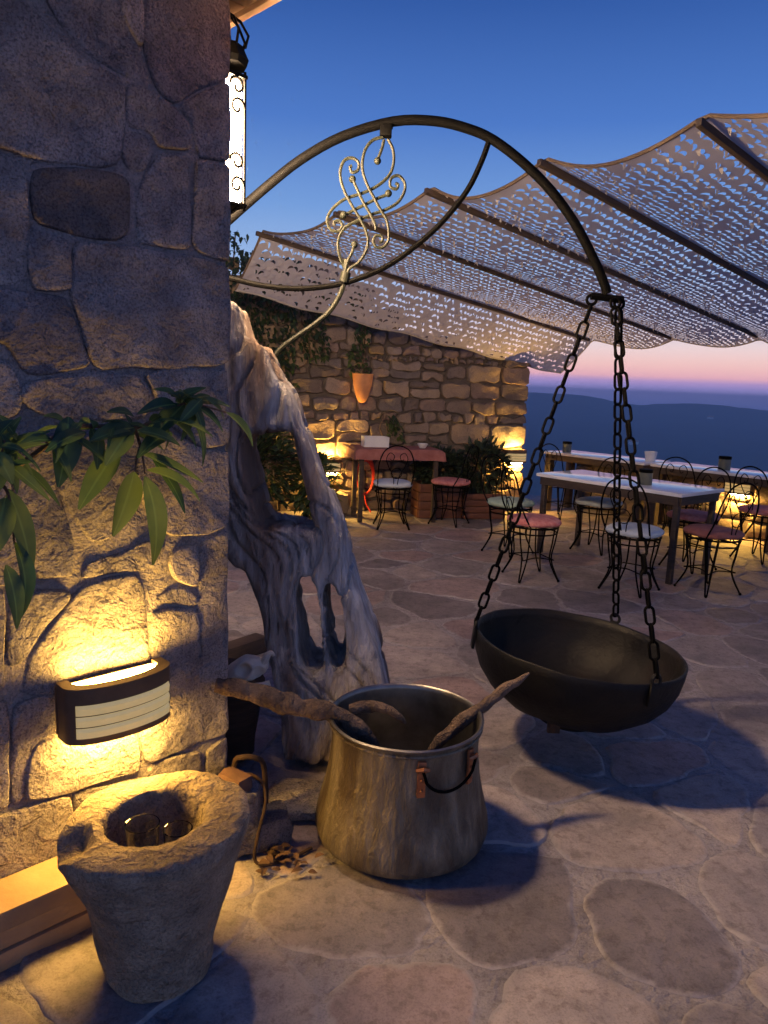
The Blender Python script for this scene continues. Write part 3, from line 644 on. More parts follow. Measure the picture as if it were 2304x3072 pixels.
# ------------------------------------------------------------------ tall wrought-iron lantern behind the corner
LT, LN = .79, -.22
lt = thing('wall_lantern', wp(LT, LN, 2.05), 'tall glowing wall lantern in wrought iron, half hidden behind the granite corner', 'lantern')
MB().box(wp(LT, LN, 2.235), (.145, .10, .36), (WU, WN, Z3), .008).build('glass', 'lantern_glow', lt)
fr = MB()
for a in (-1, 1):
    for b in (-1, 1): fr.tube([wp(LT+a*.078, LN+b*.055, 2.03), wp(LT+a*.078, LN+b*.055, 2.44)], .005, 6)
fr.box(wp(LT, LN, 2.425), (.17, .125, .012), (WU, WN, Z3), .003)
fr.box(wp(LT, LN, 2.045), (.17, .125, .012), (WU, WN, Z3), .003)
fr.build('frame', 'iron', lt)
for zz, s_ in ((2.10, 1), (2.17, -1), (2.33, 1), (2.39, -1)):
    for nn in (LN+.063, LN-.063):
        pts = [wp(LT+.045+s_*(.028*math.cos(a)*(1-a/9)), nn, zz+.03*math.sin(a)*(1-a/9)) for a in [k*.5 for k in range(14)]]
        MB().tube(pts, .0055, 6).build('scroll', 'iron', lt)
    pts = [wp(LT+.084, LN+s_*(.028*math.cos(a)*(1-a/9)), zz+.03*math.sin(a)*(1-a/9)) for a in [k*.5 for k in range(14)]]
    MB().tube(pts, .0055, 6).build('scroll', 'iron', lt)
cp = MB(); top = wp(LT+.03, LN+.02, 2.44)
cp.lathe([(.02, 0), (.066, .012), (.072, .03), (.06, .055), (.054, .07)], top, 8)
for k in range(8):
    a = 2*math.pi*k/8; cp.tube([top+Vector((.06*math.cos(a), .06*math.sin(a), .065)), top+Vector((.07*math.cos(a), .07*math.sin(a), .10)), top+Vector((.045*math.cos(a), .045*math.sin(a), .14)), top+Vector((.004*math.cos(a), .004*math.sin(a), .165))], .0045, 5)
cp.tube([top+Z3*.05, top+Z3*.19], [.008, .002], 6)
cp.build('crown', 'iron', lt)
bt = MB(); b0 = wp(LT, LN, 2.03)
bt.tube([wp(LT-.06, LN-.055, 2.04), wp(LT-.03, LN-.02, 2.0), b0-Z3*.06], .005, 6); bt.tube([wp(LT+.06, LN+.055, 2.04), wp(LT+.02, LN+.02, 2.0), b0-Z3*.06], .005, 6); bt.ball(b0-Z3*.065, .014, 10, 6)
bt.tube([wp(.70, LN, 1.93), wp(.76, LN, 1.94), wp(LT, LN, 1.97), b0-Z3*.03], .008, 6)
MB().tube([wp(.70, LN, 2.34), wp(LT-.05, LN, 2.34)], .008, 6).build('bracket_arm', 'iron', lt)
for k in range(5):
    s_ = wp(LT, LN, 1.95); a = -.6+k*.5
    pts = [s_+WU*(.05*math.cos(q))*1.1+WN*(.02*(k-2)*q*.6)+Z3*(.05*math.sin(q*1.3)-.02*q) for q in [j*.5 for j in range(7)]]
    bt.tube(pts, [.007-.0008*j for j in range(7)], 5)
bt.build('finial', 'iron', lt)

# ------------------------------------------------------------------ far stone wall
FA = Vector((1.70, 9.15, 0)); FU = Vector((-.974, -.228, 0)); FN = Vector((.228, -.974, 0))
fw_ = thing('rubble_wall', FA+FU*2, 'far rubble stone wall under the canopy, its end standing against the hills', 'wall')
def ftop(t): return min(3.0, 1.83+t*.42)
q = [FA+FN*-.02+FU*.03, FA+FU*6-FN*.02, FA+FU*6-FN*.55, FA-FN*.55+FU*.03]
v = []; f = []
for p, t in zip(q, (0, 6, 6, 0)): v += [(p.x, p.y, 0), (p.x, p.y, ftop(t)-.03)]
f = [(0, 2, 3, 1), (2, 4, 5, 3), (4, 6, 7, 5), (6, 0, 1, 7), (1, 3, 5, 7)]
MB().add(v, f).build('core', 'rubble_bed', fw_, smooth=False)
rnd = random.Random(21); zrow = .0; nst = 0
while zrow < 2.8:
    h = rnd.choice((.11, .14, .17, .21, .26)); t = 0.0
    if zrow+h > 1.83 and zrow < 1.83: h = 1.83-zrow
    while t < 3.6:
        w_ = h*(.9+1.1*rnd.random()); 
        if zrow+h*.8 < ftop(t):
            j = lambda: (rnd.random()-.5)*.07
            if t == 0: w_ = .34+.14*rnd.random()
            split = h > .2 and rnd.random() < .5 and t > 0
            boxes = [(zrow, zrow+h)] if not split else [(zrow, zrow+h*.5), (zrow+h*.5, zrow+h)]
            for z0, z1 in boxes:
                g_ = [(t+j()*.5, z0+j()), (t+w_*.5, z0+j()*.8), (t+w_+j()*.5, z0+j()), (t+w_+j()*.4, (z0+z1)/2), (t+w_+j()*.5, z1+j()), (t+w_*.45, z1+j()*.8), (t+j()*.5, z1+j()), (t+j()*.4, (z0+z1)/2)]
                if t == 0: g_ = [(max(a, -.03*rnd.random()), b) for a, b in g_]
                stone(g_, FA, FU, Z3, FN, .02+.04*rnd.random(), n=16, gap=.009, rings=((0, 0), (.005, .75), (.014, 1.0), (.5, 1.0)), rough=.020, seed=nst, smooth=1, depth=.05, round_=.022).build('rubble_stone', 'rubble', fw_); nst += 1
        t += w_
    # the quoins seen from the end
    stone([(-.56, zrow), (-.02, zrow), (0, zrow+h), (-.55, zrow+h)], FA+FU*.03, FN, Z3, -FU, .05+.03*rnd.random(), n=12, gap=.008, rings=((0, 0), (.012, .7), (.03, 1.0)), rough=.012, seed=zrow*9, depth=.04).build('rubble_stone', 'rubble', fw_) if zrow+h < 1.9 else None
    zrow += h
def lamp_at(p, n, label):
    c = copy_tree(lamp0, p, math.atan2(n.y, n.x)+math.pi/2, label, None, {'diffuser': 'lamp_glow_far'}); return c
lamp_at(FA+FU*2.45+FN*.05+Z3*.55, FN, 'lit brick lamp low on the far rubble wall, near the driftwood')
lamp_at(FA+FU*.16+FN*.05+Z3*.70, FN, 'lit brick lamp at the free end of the far rubble wall')

# ------------------------------------------------------------------ parapet
pw = thing('parapet_wall', sw(4.95, -1), 'low stone parapet at the edge of the terrace, behind the white tables', 'parapet')
MB().box(sw(5.02, .55, .31), (.32, 7.3, .62), (EU, -EV, Z3)).build('core', 'rubble_bed', pw, smooth=False)
MB().box(sw(5.02, .55, .655), (.42, 7.4, .06), (EU, -EV, Z3), .01).build('coping', 'wood_dark', pw)
z = 0.01
while z < .6:
    h = min(.13+.08*rnd.random(), .62-z); w_ = -3.1
    while w_ < 4.1:
        l = .16+.22*rnd.random(); j = lambda: (rnd.random()-.5)*.03
        stone([(w_+j(), z+j()*.3), (w_+l+j(), z), (w_+l+j(), z+h), (w_+l*.5, z+h+j()*.4), (w_+j(), z+h)], sw(4.86, 0), EV, Z3, -EU, .035, n=12, gap=.009, rings=((0, 0), (.012, .7), (.03, 1.0)), rough=.012, seed=w_*3+z).build('rubble_stone', 'rubble', pw)
        w_ += l
    z += h
lamp_at(sw(4.815, -.93, .56), -EU, 'lit brick lamp on the low parapet, beside the thick table leg')

# ------------------------------------------------------------------ stone mortar with two glasses
mc = Vector((-.530, 1.675, .006))
rim_off = Vector((-.008, .020, 0))
def mfn(p, j, a):
    zz = p.z/.40
    q = p+rim_off*zz
    amp = .010 if j < 12 else .007
    nz = noise.noise(Vector((p.x*7, p.y*7, p.z*7)))+.5*noise.noise(Vector((p.x*19, p.y*19, p.z*19)))
    d = Vector((p.x, p.y, 0)); 
    if d.length > 1e-4: q += d.normalized()*amp*nz
    # the old mortar leans a little towards the wall
    q.z += p.x*.07*max(0, zz)**2
    br = math.exp(-((math.degrees(a) % 360-207)/15)**2)
    if p.z > .26 and math.hypot(p.x, p.y) > .16: q.z -= .045*br*(p.z-.26)/.14
    if p.z > .37: q.z += .006*nz; q += d*.035*noise.noise(Vector((math.cos(a)*6, math.sin(a)*6, p.z*4)))
    if 14 <= j: q += Vector((-.006, .012, 0))
    return q
prof = [(.10, 0), (.128, .005), (.138, .03), (.141, .07), (.150, .12), (.162, .17), (.177, .22), (.193, .27), (.207, .315), (.219, .355), (.228, .385), (.228, .398), (.222, .403), (.195, .405), (.17, .404), (.148, .402), (.130, .398), (.121, .388), (.118, .37), (.115, .34), (.110, .31), (.102, .285), (.06, .268), (.02, .265)]
mo = MB().lathe(prof, mc, 120, mfn).build('stone_mortar', 'mortar_stone', angle=38)
mo['kind'] = 'thing'
tag(mo, 'heavy rough stone mortar with broken lip, standing on the paving below the lamp', 'mortar')
for (dx, dy, r_, h_, nm) in ((-.028, -.03, .042, .135, 'larger clear drinking glass inside the stone mortar'), (.055, -.015, .036, .115, 'smaller clear drinking glass inside the stone mortar')):
    c = mc+rim_off*.6+Vector((dx, dy, .272))
    g_ = MB().lathe([(r_*.78, 0), (r_*.8, .004), (r_*.9, h_*.5), (r_, h_), (r_-.003, h_+.0005), (r_*.9-.003, h_*.5), (r_*.8-.003, .010), (r_*.4, .009)], c, 28).build('drinking_glass', 'glass')
    tag(g_, nm, 'glass')

# ------------------------------------------------------------------ cauldron with sticks
cc = Vector((.100, 2.29, .006))
ca = thing('cauldron', cc, 'old flared brass cauldron full of sticks on the paving', 'cauldron')
def cfn(p, j, a):
    s_ = 1+.010*noise.noise(Vector((math.cos(a)*2, math.sin(a)*2, p.z*5)))+.006*noise.noise(Vector((math.cos(a)*6, math.sin(a)*6, p.z*16))); q = Vector((p.x*s_, p.y*s_, p.z))
    return q
MB().lathe([(.10, .0), (.20, .001), (.255, .008), (.283, .028), (.291, .055), (.286, .09), (.274, .14), (.262, .19), (.253, .24), (.247, .29), (.243, .34), (.243, .385), (.246, .405), (.250, .415)], cc, 72, cfn, (1, 0)).build('body', 'brass', ca, angle=80)
MB().lathe([(.250, .415), (.2545, .418), (.2555, .424), (.250, .428), (.243, .424), (.240, .412), (.238, .34), (.242, .29), (.248, .24), (.257, .19), (.269, .14), (.280, .09), (.284, .055), (.27, .03), (.2, .012), (.05, .010)], cc, 72, cfn, (0, 1)).build('lining', 'tinned', ca, angle=60)
rg = MB().torus(cc+Z3*.402, .2475, .005, 64, 6); rg.build('rim_bead', 'brass', ca)
an = [R(-72), R(-48)]
for k, a0 in enumerate((-80, -38)):
    d = Vector((math.cos(R(a0)), math.sin(R(a0)), 0)); tgt = Vector((-d.y, d.x, 0)); lu = MB()
    lu.box(cc+d*.252+Z3*.335, (.010, .026, .115), (d, tgt, Z3), .003)
    lu.tube([cc+d*.262+Z3*.37-tgt*.018, cc+d*.274+Z3*.378, cc+d*.262+Z3*.37+tgt*.018], .007, 6)
    l_ = lu.build('handle_lug', 'copper', ca)
    rv = MB()
    for zz in (.30, .335): rv.ball(cc+d*.2585+Z3*zz, .0055, 8, 5)
    rv.build('rivet', 'copper', l_)
pts = []
for k in range(17):
    t = k/16; ang = R(-80+42*t); drop = .085*math.sin(math.pi*t)**.45
    pts.append(cc+Vector((math.cos(ang), math.sin(ang), 0))*(.272-.012*math.sin(math.pi*t))+Z3*(.372-drop))
MB().tube(pts, .0048, 8).build('handle_ring', 'iron', ca)
def stick(name, pts, rs, label, mat='bark'):
    P = smooth_line(pts, 8); n = len(P)
    rr = [rs[min(len(rs)-1, int(i/(n-1)*(len(rs)-1)))]*(1-(i/(n-1)*(len(rs)-1) % 1))+rs[min(len(rs)-1, int(i/(n-1)*(len(rs)-1))+1)]*((i/(n-1)*(len(rs)-1)) % 1) for i in range(n)]
    rr = [r_*(1+.22*noise.noise(Vector((i*.28, r_*50, len(pts))))) for i, r_ in enumerate(rr)]
    P = [p+Vector((0, .004*noise.noise(p*23), .007*noise.noise(p*26))) for p in P]
    mb = MB().tube(P, rr, 16); sd = len(pts)*3.3+P[0].x*9
    for i, p in enumerate(P):
        for k in range(16):
            v = Vector(mb.v[i*16+k]); a_ = 2*math.pi*k/16
            mb.v[i*16+k] = tuple(p+(v-p)*(1+.22*noise.noise(Vector((math.cos(a_)*2.2, math.sin(a_)*2.2, i*.10+sd)))+.10*noise.noise(Vector((math.cos(a_)*5, math.sin(a_)*5, i*.3+sd)))))
    return tag(mb.build(name, mat, angle=60), label, 'branch', 'sticks standing in the cauldron')
b1 = stick('dry_branch', [(-.505, 2.19, .548), (-.43, 2.20, .535), (-.34, 2.225, .498), (-.24, 2.24, .463), (-.145, 2.255, .442), (-.07, 2.265, .395), (-.01, 2.28, .33), (.03, 2.3, .22), (.06, 2.33, .04)], [.022, .031, .034, .029, .031, .030, .025, .02, .012], 'thick branch leaning out of the cauldron towards the granite corner')
b2 = stick('dry_branch', [(-.085, 2.30, .42), (-.03, 2.30, .437), (.03, 2.295, .432), (.077, 2.285, .412), (.10, 2.28, .395)], [.02, .019, .016, .012, .004], 'short broken branch lying inside the mouth of the cauldron')
b3 = stick('dry_branch', [(.10, 2.30, .03), (.15, 2.29, .18), (.20, 2.30, .315), (.26, 2.315, .37), (.315, 2.335, .415), (.37, 2.375, .435), (.43, 2.41, .475), (.47, 2.43, .495), (.528, 2.45, .528)], [.014, .017, .019, .022, .021, .019, .018, .014, .005], 'knotty branch leaning out of the cauldron towards the hanging bowl')
b2.location = (0, 0, .012)

# ------------------------------------------------------------------ carved driftwood trunk
def driftwood():
    cu = bpy.data.curves.new('drift_outline', 'CURVE'); cu.dimensions = '2D'; cu.fill_mode = 'BOTH'; cu.extrude = .125; cu.bevel_depth = .03; cu.bevel_resolution = 2; cu.offset = -.03
    for key in ('drift', 'drift_h1', 'drift_h2', 'drift_h3'):
        pl = [Vector(p) for p in D[key]]
        if key == 'drift_h1':
            pe = []
            for i in range(len(pl)):
                a_, b_ = pl[i], pl[(i+1) % len(pl)]; l_ = (b_-a_).length; e_ = min(.02, l_*.25); pe += [a_+(b_-a_)*(e_/l_), a_+(b_-a_)*(1-e_/l_)]
            pl = chaikin(pe, 1)
        else: pl = chaikin(pl, 2)
        sp = cu.splines.new('POLY'); sp.points.add(len(pl)-1)
        for q, p in zip(sp.points, pl): q.co = (p.x, max(p.y, .04), 0, 1)
        sp.use_cyclic_u = True
    o = bpy.data.objects.new('drift_tmp', cu); col.objects.link(o)
    dg = bpy.context.evaluated_depsgraph_get(); me = bpy.data.meshes.new_from_object(o.evaluated_get(dg))
    bpy.data.objects.remove(o)
    o = bpy.data.objects.new('drift_tmp', me); col.objects.link(o)
    rm = o.modifiers.new('r', 'REMESH'); rm.mode = 'VOXEL'; rm.voxel_size = .009
    s_ = o.modifiers.new('s', 'SMOOTH'); s_.iterations = 3; s_.factor = .5
    dg = bpy.context.evaluated_depsgraph_get(); me2 = bpy.data.meshes.new_from_object(o.evaluated_get(dg))
    bpy.data.objects.remove(o)
    ax = Vector((.36, -1.3)).normalized()
    for v, nrm in zip(me2.vertices, [x.vector.copy() for x in me2.vertex_normals]):
        x, z, y = v.co
        along = x*ax.x+z*ax.y; across = x*ax.y-z*ax.x
        dn = .012*noise.noise(Vector((across*9, along*2.2, y*9)))+.009*noise.noise(Vector((across*30, along*5, y*30)))+.016*noise.noise(Vector((x*4, z*4, y*4+5)))
        g1 = 1-abs(noise.noise(Vector((across*16+3*noise.noise(Vector((x*3, z*3, 7))), along*1.6, y*5)))); g2 = 1-abs(noise.noise(Vector((across*38, along*3.2, y*12+4))))
        dn -= .016*max(0, g1-.88)/.12+.006*max(0, g2-.82)/.18
        p = v.co+nrm*dn
        # hollow and twist: the trunk is thicker at the base and bellied
        th = 1.0+.55*max(0, .55-p.y)+.25*noise.noise(Vector((p.x*3, p.y*2.5, 1)))
        v.co = Vector((p.x, 2.83-p.z*th+.05*math.sin(p.y*2.6), max(p.y, .004)))
    me2.materials.clear(); me2.materials.append(M['wood_grey']); me2.shade_smooth()
    return me2
dw = bpy.data.objects.new('driftwood_trunk', driftwood()); col.objects.link(dw)
tag(dw, 'tall weathered driftwood trunk with a square window hole, leaning behind the cauldron', 'driftwood')
# things lying around its foot
kb = thing('timber_kerb', (-.75, 3.9, 0), 'dark timber kerb on the paving behind the driftwood trunk', 'kerb')
d_ = Vector((.60, .80, 0)).normalized(); n_ = Vector((d_.y, -d_.x, 0))
MB().box(Vector((-1.00, 3.50, .05)), (1.15, .10, .09), (d_, n_, Z3), .01).build('beam', 'wood_dark', kb)
lg = MB(); P = smooth_line([(-.60, 2.74, .05), (-.59, 2.73, .16), (-.57, 2.71, .28), (-.55, 2.69, .365)], 4)
lg.tube(P, [.125+.02*noise.noise(p*6) for p in P], 16)
tag(lg.build('dark_log', 'wood_dark'), 'short dark upright log between the granite corner and the driftwood', 'log')
def skull():
    bm = bmesh.new(); bmesh.ops.create_icosphere(bm, subdivisions=5, radius=1)
    for v in bm.verts:
        p = v.co.copy(); t = max(0, -p.x)          # the muzzle points to -x
        q = Vector((p.x*1.25, p.y*.66*(1-.5*t*t), p.z*.62*(1-.42*t)))
        q.z += .10*math.exp(-((p.x-.25)/.3)**2)*max(0, p.z)
        for ex, ey, ez, rr, dd in ((.02, -.62, .14, .30, .42), (.02, .62, .14, .30, .42), (-.95, -.22, .12, .20, .22), (-.95, .22, .12, .20, .22), (.62, -.45, -.22, .32, .22), (.62, .45, -.22, .32, .22), (-.3, -.42, -.2, .3, .10)):
            k = math.exp(-((q-Vector((ex, ey, ez))).length/rr)**4); q -= Vector((ex*.2, ey, ez*.3)).normalized()*dd*k
        q += p*.03*noise.noise(p*5); v.co = q
    vs = [v.co.copy() for v in bm.verts]; fs = [tuple(x.index for x in f.verts) for f in bm.faces]; bm.free(); return vs, fs
vs, fs = skull()
sk = thing('animal_skull', (-.50, 2.62, .35), 'bleached animal skull resting on the dark log beside the granite corner', 'skull')
rot = Matrix.Rotation(R(-14), 3, 'Y') @ Matrix.Rotation(R(12), 3, 'Z')
MB().add([Vector((-.50, 2.63, .425))+rot @ (v*.075) for v in vs], fs).build('cranium', 'bone', sk, angle=60)
hn = smooth_line([(-.45, 2.635, .44), (-.425, 2.63, .462), (-.412, 2.63, .487), (-.40, 2.63, .495), (-.392, 2.635, .483)], 4)
MB().tube(hn, [.018-.012*i/(len(hn)-1) for i in range(len(hn))], 8).build('horn', 'bone', sk)
jw = smooth_line([(-.56, 2.62, .392), (-.50, 2.595, .378), (-.44, 2.60, .376), (-.40, 2.61, .384)], 4)
MB().tube(jw, [.012]*len(jw), 8).build('jaw', 'bone', sk)
# stones, old iron and dry leaves between mortar and cauldron
def rock(name, c, size, mat, label, seed, cat='stone', rz=0):
    bm = bmesh.new(); bmesh.ops.create_cube(bm, size=2); bmesh.ops.subdivide_edges(bm, edges=bm.edges[:], cuts=5, use_grid_fill=True)
    vs = []
    rm = Matrix.Rotation(rz, 3, 'Z')
    for v in bm.verts:
        p = v.co.copy(); q = p.normalized()*1.25; p = p.lerp(q, .45)
        p *= 1+.16*noise.noise(p*1.3+Vector((seed, 0, 0)))+.05*noise.noise(p*4+Vector((seed, 3, 0)))
        p = rm @ Vector((p.x*size[0], p.y*size[1], p.z*size[2])); vs.append(Vector(c)+p+Z3*size[2])
    fs = [tuple(x.index for x in f.verts) for f in bm.faces]; bm.free()
    return tag(MB().add(vs, fs).build(name, mat, angle=50), label, cat)
rock('stone_block', (-.345, 2.20, .004), (.075, .06, .055), 'granite_dark', 'dark squared stone block between the mortar and the cauldron', 2.2, rz=.5)
rock('stone_block', (-.43, 2.165, .004), (.07, .065, .115), 'granite', 'upright grey stone leaning behind the stone mortar', 6.1, rz=.2)
rock('clay_lump', (-.435, 2.15, .225), (.05, .03, .025), 'rag_red', 'reddish clay lump lying on the upright stone behind the mortar', 9.3, 'clay', rz=-.6)
rock('flat_stone', (-.25, 2.42, .004), (.12, .10, .025), 'granite', 'flat stone lying between the driftwood foot and the cauldron', 4.1)
tag(MB().tube(smooth_line([(-.44, 2.30, .02), (-.42, 2.24, .20), (-.395, 2.20, .245), (-.35, 2.165, .235), (-.335, 2.13, .19), (-.35, 2.10, .11), (-.36, 2.085, .03), (-.33, 2.08, .012), (-.26, 2.11, .012), (-.19, 2.17, .014)], 4), .0055, 8).build('bent_iron_rod', 'rust'), 'bent rusty iron rod hooked over the dark stone block', 'iron rod')
tag(MB().tube(smooth_line([(-.47, 2.30, .02), (-.46, 2.26, .24), (-.43, 2.235, .285), (-.385, 2.25, .275), (-.365, 2.285, .22), (-.36, 2.31, .02)], 4), .009, 8).build('rusty_hoop', 'rust'), 'rusty iron hoop standing behind the upright grey stone', 'iron hoop')
def leaf_mesh(L_, W_, fold=.25, curl=.3, n=6, tipr=.0):
    vs = []; fs = []
    for i in range(n+1):
        t = i/n; w = W_*.5*math.sin(math.pi*min(1, t**.78*.96+.02))**.85*(1-.15*t)+.0006
        y = L_*t; z = -curl*L_*t*t
        vs += [(-w, y, z+fold*w), (0, y, z), (w, y, z+fold*w)]
    for i in range(n):
        for k in range(2): fs.append((i*3+k, i*3+k+1, (i+1)*3+k+1, (i+1)*3+k))
    return vs, fs
def solid_leaf(base, tip, W_, upv, fold=.3, curl=.25, n=7):
    b, t_ = Vector(base), Vector(tip); d = (t_-b); L_ = d.length; d.normalize()
    x = d.cross(Vector(upv)).normalized(); z = x.cross(d)
    vs, fs = leaf_mesh(L_, W_, fold, curl, n)
    # bend keeps the tip where it hangs
    vs = [(a, c, e+curl*c) for a, c, e in vs]
    return [b+x*a+d*c+z*e for a, c, e in vs], fs
rnd = random.Random(3)
dl = thing('dry_leaves', (-.27, 2.14, .006), 'little heap of dry brown leaves on the paving beside the cauldron', 'leaves')
for k in range(34):
    b = Vector((-.27+rnd.gauss(0, .04), 2.10+rnd.gauss(0, .03), .010+rnd.random()*.02)); a = rnd.random()*6.28; l = .02+.025*rnd.random()
    vs, fs = solid_leaf(b, b+Vector((math.cos(a)*l, math.sin(a)*l, rnd.uniform(-.004, .015))), l*.55, (rnd.uniform(-.5, .5), rnd.uniform(-.5, .5), 1), .5, .4, 5)
    MB().add(vs, fs).build('dry_leaf', 'dry_leaf', dl)

# ------------------------------------------------------------------ iron arch bracket, chains, fire bowl
br = thing('iron_bracket', (-.6, 2.92, 1.6), 'arched wrought-iron bracket with knotwork ornament, reaching out over the bowl', 'bracket')
AR = [(-1.02, 2.92, 1.60), (-.92, 2.92, 1.80), (-.80, 2.92, 1.95)]+[p for p in D['arch'][1:]]
P = smooth_line(AR, 4); MB().tube(P, .018, 12).build('arch_pipe', 'iron', br)
MB().tube(smooth_line([(-1.0, 2.92, 1.95), (-.80, 2.92, 1.895)]+D['arch_low'][::-1], 4), .0105, 8).build('lower_arc', 'iron', br)
MB().tube(smooth_line(D['arch_curl'], 4), [.012]*1+[.0105]*100 if False else .010, 8).build('curl_strut', 'iron_pale', br)
on = thing('unused', (0, 0, 0), 'x', 'x'); bpy.data.objects.remove(on)
for k, ln in enumerate(D['orn']):
    dy = (.006 if k % 2 else -.006)
    MB().tube([p+Vector((0, dy, 0)) for p in smooth_line(ln, 4)], .0062, 6).build('knot_scroll', 'iron_pale', br)
for p in D['orn_balls']: MB().ball(Vector(p), .0135, 12, 8).build('knot_ball', 'iron_pale', br)
a, b = D['orn_collar']; a = Vector(a); b = Vector(b)
MB().box((a+b)/2, (.044, .044, (a-b).length), None, .006).tube([a+Z3*.0-X3*.026, a+Z3*.0+X3*.026], .012, 8).build('collar', 'iron', br)
a, b = D['orn_collar2']; MB().tube([Vector(a), Vector(b)], .019, 10).build('collar', 'iron_pale', br)
tip = Vector(D['arch'][-1])
hb = MB(); hb.tube([tip+Vector((-.062, 0, -.01)), tip+Vector((.062, 0, -.02))], .014, 8)
hb.torus(tip+Vector((-.058, 0, -.024)), .018, .006, 16, 6, (X3, Z3, Y3)); hb.torus(tip+Vector((.03, -.012, -.034)), .018, .006, 16, 6, (X3, Z3, Y3)); hb.torus(tip+Vector((.052, .012, -.034)), .018, .006, 16, 6, (X3, Z3, Y3))
hb.build('hanger', 'iron', br)
BC = Vector((.825, 2.92, .484)); BT = R(5.2); BR = .425
brot = Matrix.Rotation(BT, 3, 'Y')
bo = thing('fire_bowl', BC, 'big black iron bowl hanging on chains from the arched bracket', 'bowl')
prof = [(.05, -.305), (.12, -.304), (.20, -.291), (.28, -.258), (.345, -.208), (.39, -.15), (.415, -.09), (.424, -.03), (.427, 0), (.424, .004), (.415, .001), (.411, -.03), (.402, -.09), (.377, -.148), (.333, -.203), (.27, -.249), (.195, -.279), (.1, -.291), (.03, -.292)]
MB().lathe(prof, (0, 0, 0), 96, lambda p, j, a: BC+brot @ (p*(1+.010*noise.noise(Vector((math.cos(a)*1.6, math.sin(a)*1.6, p.z*3)))+.004*noise.noise(Vector((math.cos(a)*6, math.sin(a)*6, p.z*12))))+Z3*.006*noise.noise(Vector((math.cos(a)*2, math.sin(a)*2, 4))))).build('bowl', 'cast_iron', bo, angle=80)
ft = MB(); ft.lathe([(.115, -.30), (.12, -.335), (.118, -.34), (.105, -.34), (.10, -.30)], (0, 0, 0), 40, lambda p, j, a: BC+brot @ p, (0, 0)); ft.build('foot_ring', 'cast_iron', bo)
lugs = []
for ang in (180, -66, 54):
    d = Vector((math.cos(R(ang)), math.sin(R(ang)), 0)); tg = Vector((-d.y, d.x, 0)); q = MB()
    q.box(BC+brot @ (d*.433+Z3*-.035), (.012, .04, .09), (brot @ d, brot @ tg, brot @ Z3), .003)
    q.torus(BC+brot @ (d*.433+Z3*.022), .02, .007, 16, 6, (brot @ tg, Z3, brot @ d))
    q.build('lug', 'cast_iron', bo); lugs.append(BC+brot @ (d*.433+Z3*.034))
d = Vector((math.cos(R(-120)), math.sin(R(-120)), 0))
MB().box(BC+brot @ (d*.17+Z3*-.315), (.05, .02, .05), None, .004).build('drain_lug', 'rust', bo)
def link_mesh(L_=.078, W_=.042, r=.0056):
    pts = []; h = (L_-W_)/2; w = W_/2-r
    for k in range(9): a = math.pi*k/8; pts.append(Vector((w*math.cos(a), 0, h+w*math.sin(a))))
    for k in range(9): a = math.pi+math.pi*k/8; pts.append(Vector((w*math.cos(a), 0, -h+w*math.sin(a))))
    mb = MB(); n = len(pts); m = 7; o = []; f = []
    for i, p in enumerate(pts):
        t = (pts[(i+1) % n]-pts[i-1]).normalized(); x = Vector((0, 1, 0)); y = t.cross(x)
        o += [p+x*(r*math.cos(2*math.pi*k/m))+y*(r*math.sin(2*math.pi*k/m)) for k in range(m)]
    for i in range(n):
        for k in range(m): f.append((i*m+k, i*m+(k+1) % m, ((i+1) % n)*m+(k+1) % m, ((i+1) % n)*m+k))
    return mb.add(o, f)
lk = link_mesh().build('link', 'iron'); lme = lk.data; bpy.data.objects.remove(lk)
def chain(a, b, label, sag=.0):
    a, b = Vector(a), Vector(b); t = thing('hanging_chain', a, label, 'chain', 'chains of the hanging bowl')
    n = max(2, round((b-a).length/.064)); d = (b-a).normalized()
    q0 = d.to_track_quat('Z', 'Y')
    for i in range(n):
        f_ = (i+.5)/n; p = a.lerp(b, f_); p += Vector((0, 0, -sag*4*f_*(1-f_)))
        o = bpy.data.objects.new('link', lme); col.objects.link(o); o.parent = t; o.location = p-a
        e = Matrix.Rotation(R(90)*(i % 2)+R(25)+R(9)*noise.noise(Vector((i*.9, a.x*9, 0))), 4, 'Z')
        o.rotation_euler = (q0.to_matrix().to_4x4() @ e).to_euler()
        o.scale = (1, 1, (b-a).length/n/.064)
    return t
chain(tip+Vector((-.058, 0, -.045)), lugs[0], 'chain slanting out to the left rim of the iron bowl', .01)
chain(tip+Vector((.03, -.012, -.055)), lugs[1], 'chain running down to the near rim of the iron bowl')
chain(tip+Vector((.052, .012, -.055)), lugs[2], 'chain running down to the back rim of the iron bowl')

# ------------------------------------------------------------------ camouflage-net canopy on beams
cn = thing('shade_canopy', sw(2.2, -1, 2.4), 'grey cut-leaf netting canopy sagging between dark beams over the terrace', 'canopy')
BEAMS = [-2.9, -1.82, -.87, 0.0, .87, 1.78, 2.7, 3.6]
def net_z(s, w):
    z = 2.70-.115*s
    if w < BEAMS[0]:
        t = (BEAMS[0]-w)/.5
        return z-.44*min(1.0, t)**.85+.012*math.sin(s*7)*t
    for a, b in zip(BEAMS, BEAMS[1:]):
        if a <= w <= b:
            t = (w-a)/(b-a); edge = abs(s-2.4)/2.4
            sag = .075+.03*math.sin(a*5.3)+.02*edge
            z -= sag*4*t*(1-t)
            z += .02*noise.noise(Vector((s*1.3, w*1.7, 2)))
            break
    # the outer eave droops in scallops
    e = max(0, (s-4.1)/.6)
    return z-.03*e*e*(1+.5*math.sin(w*5.1))
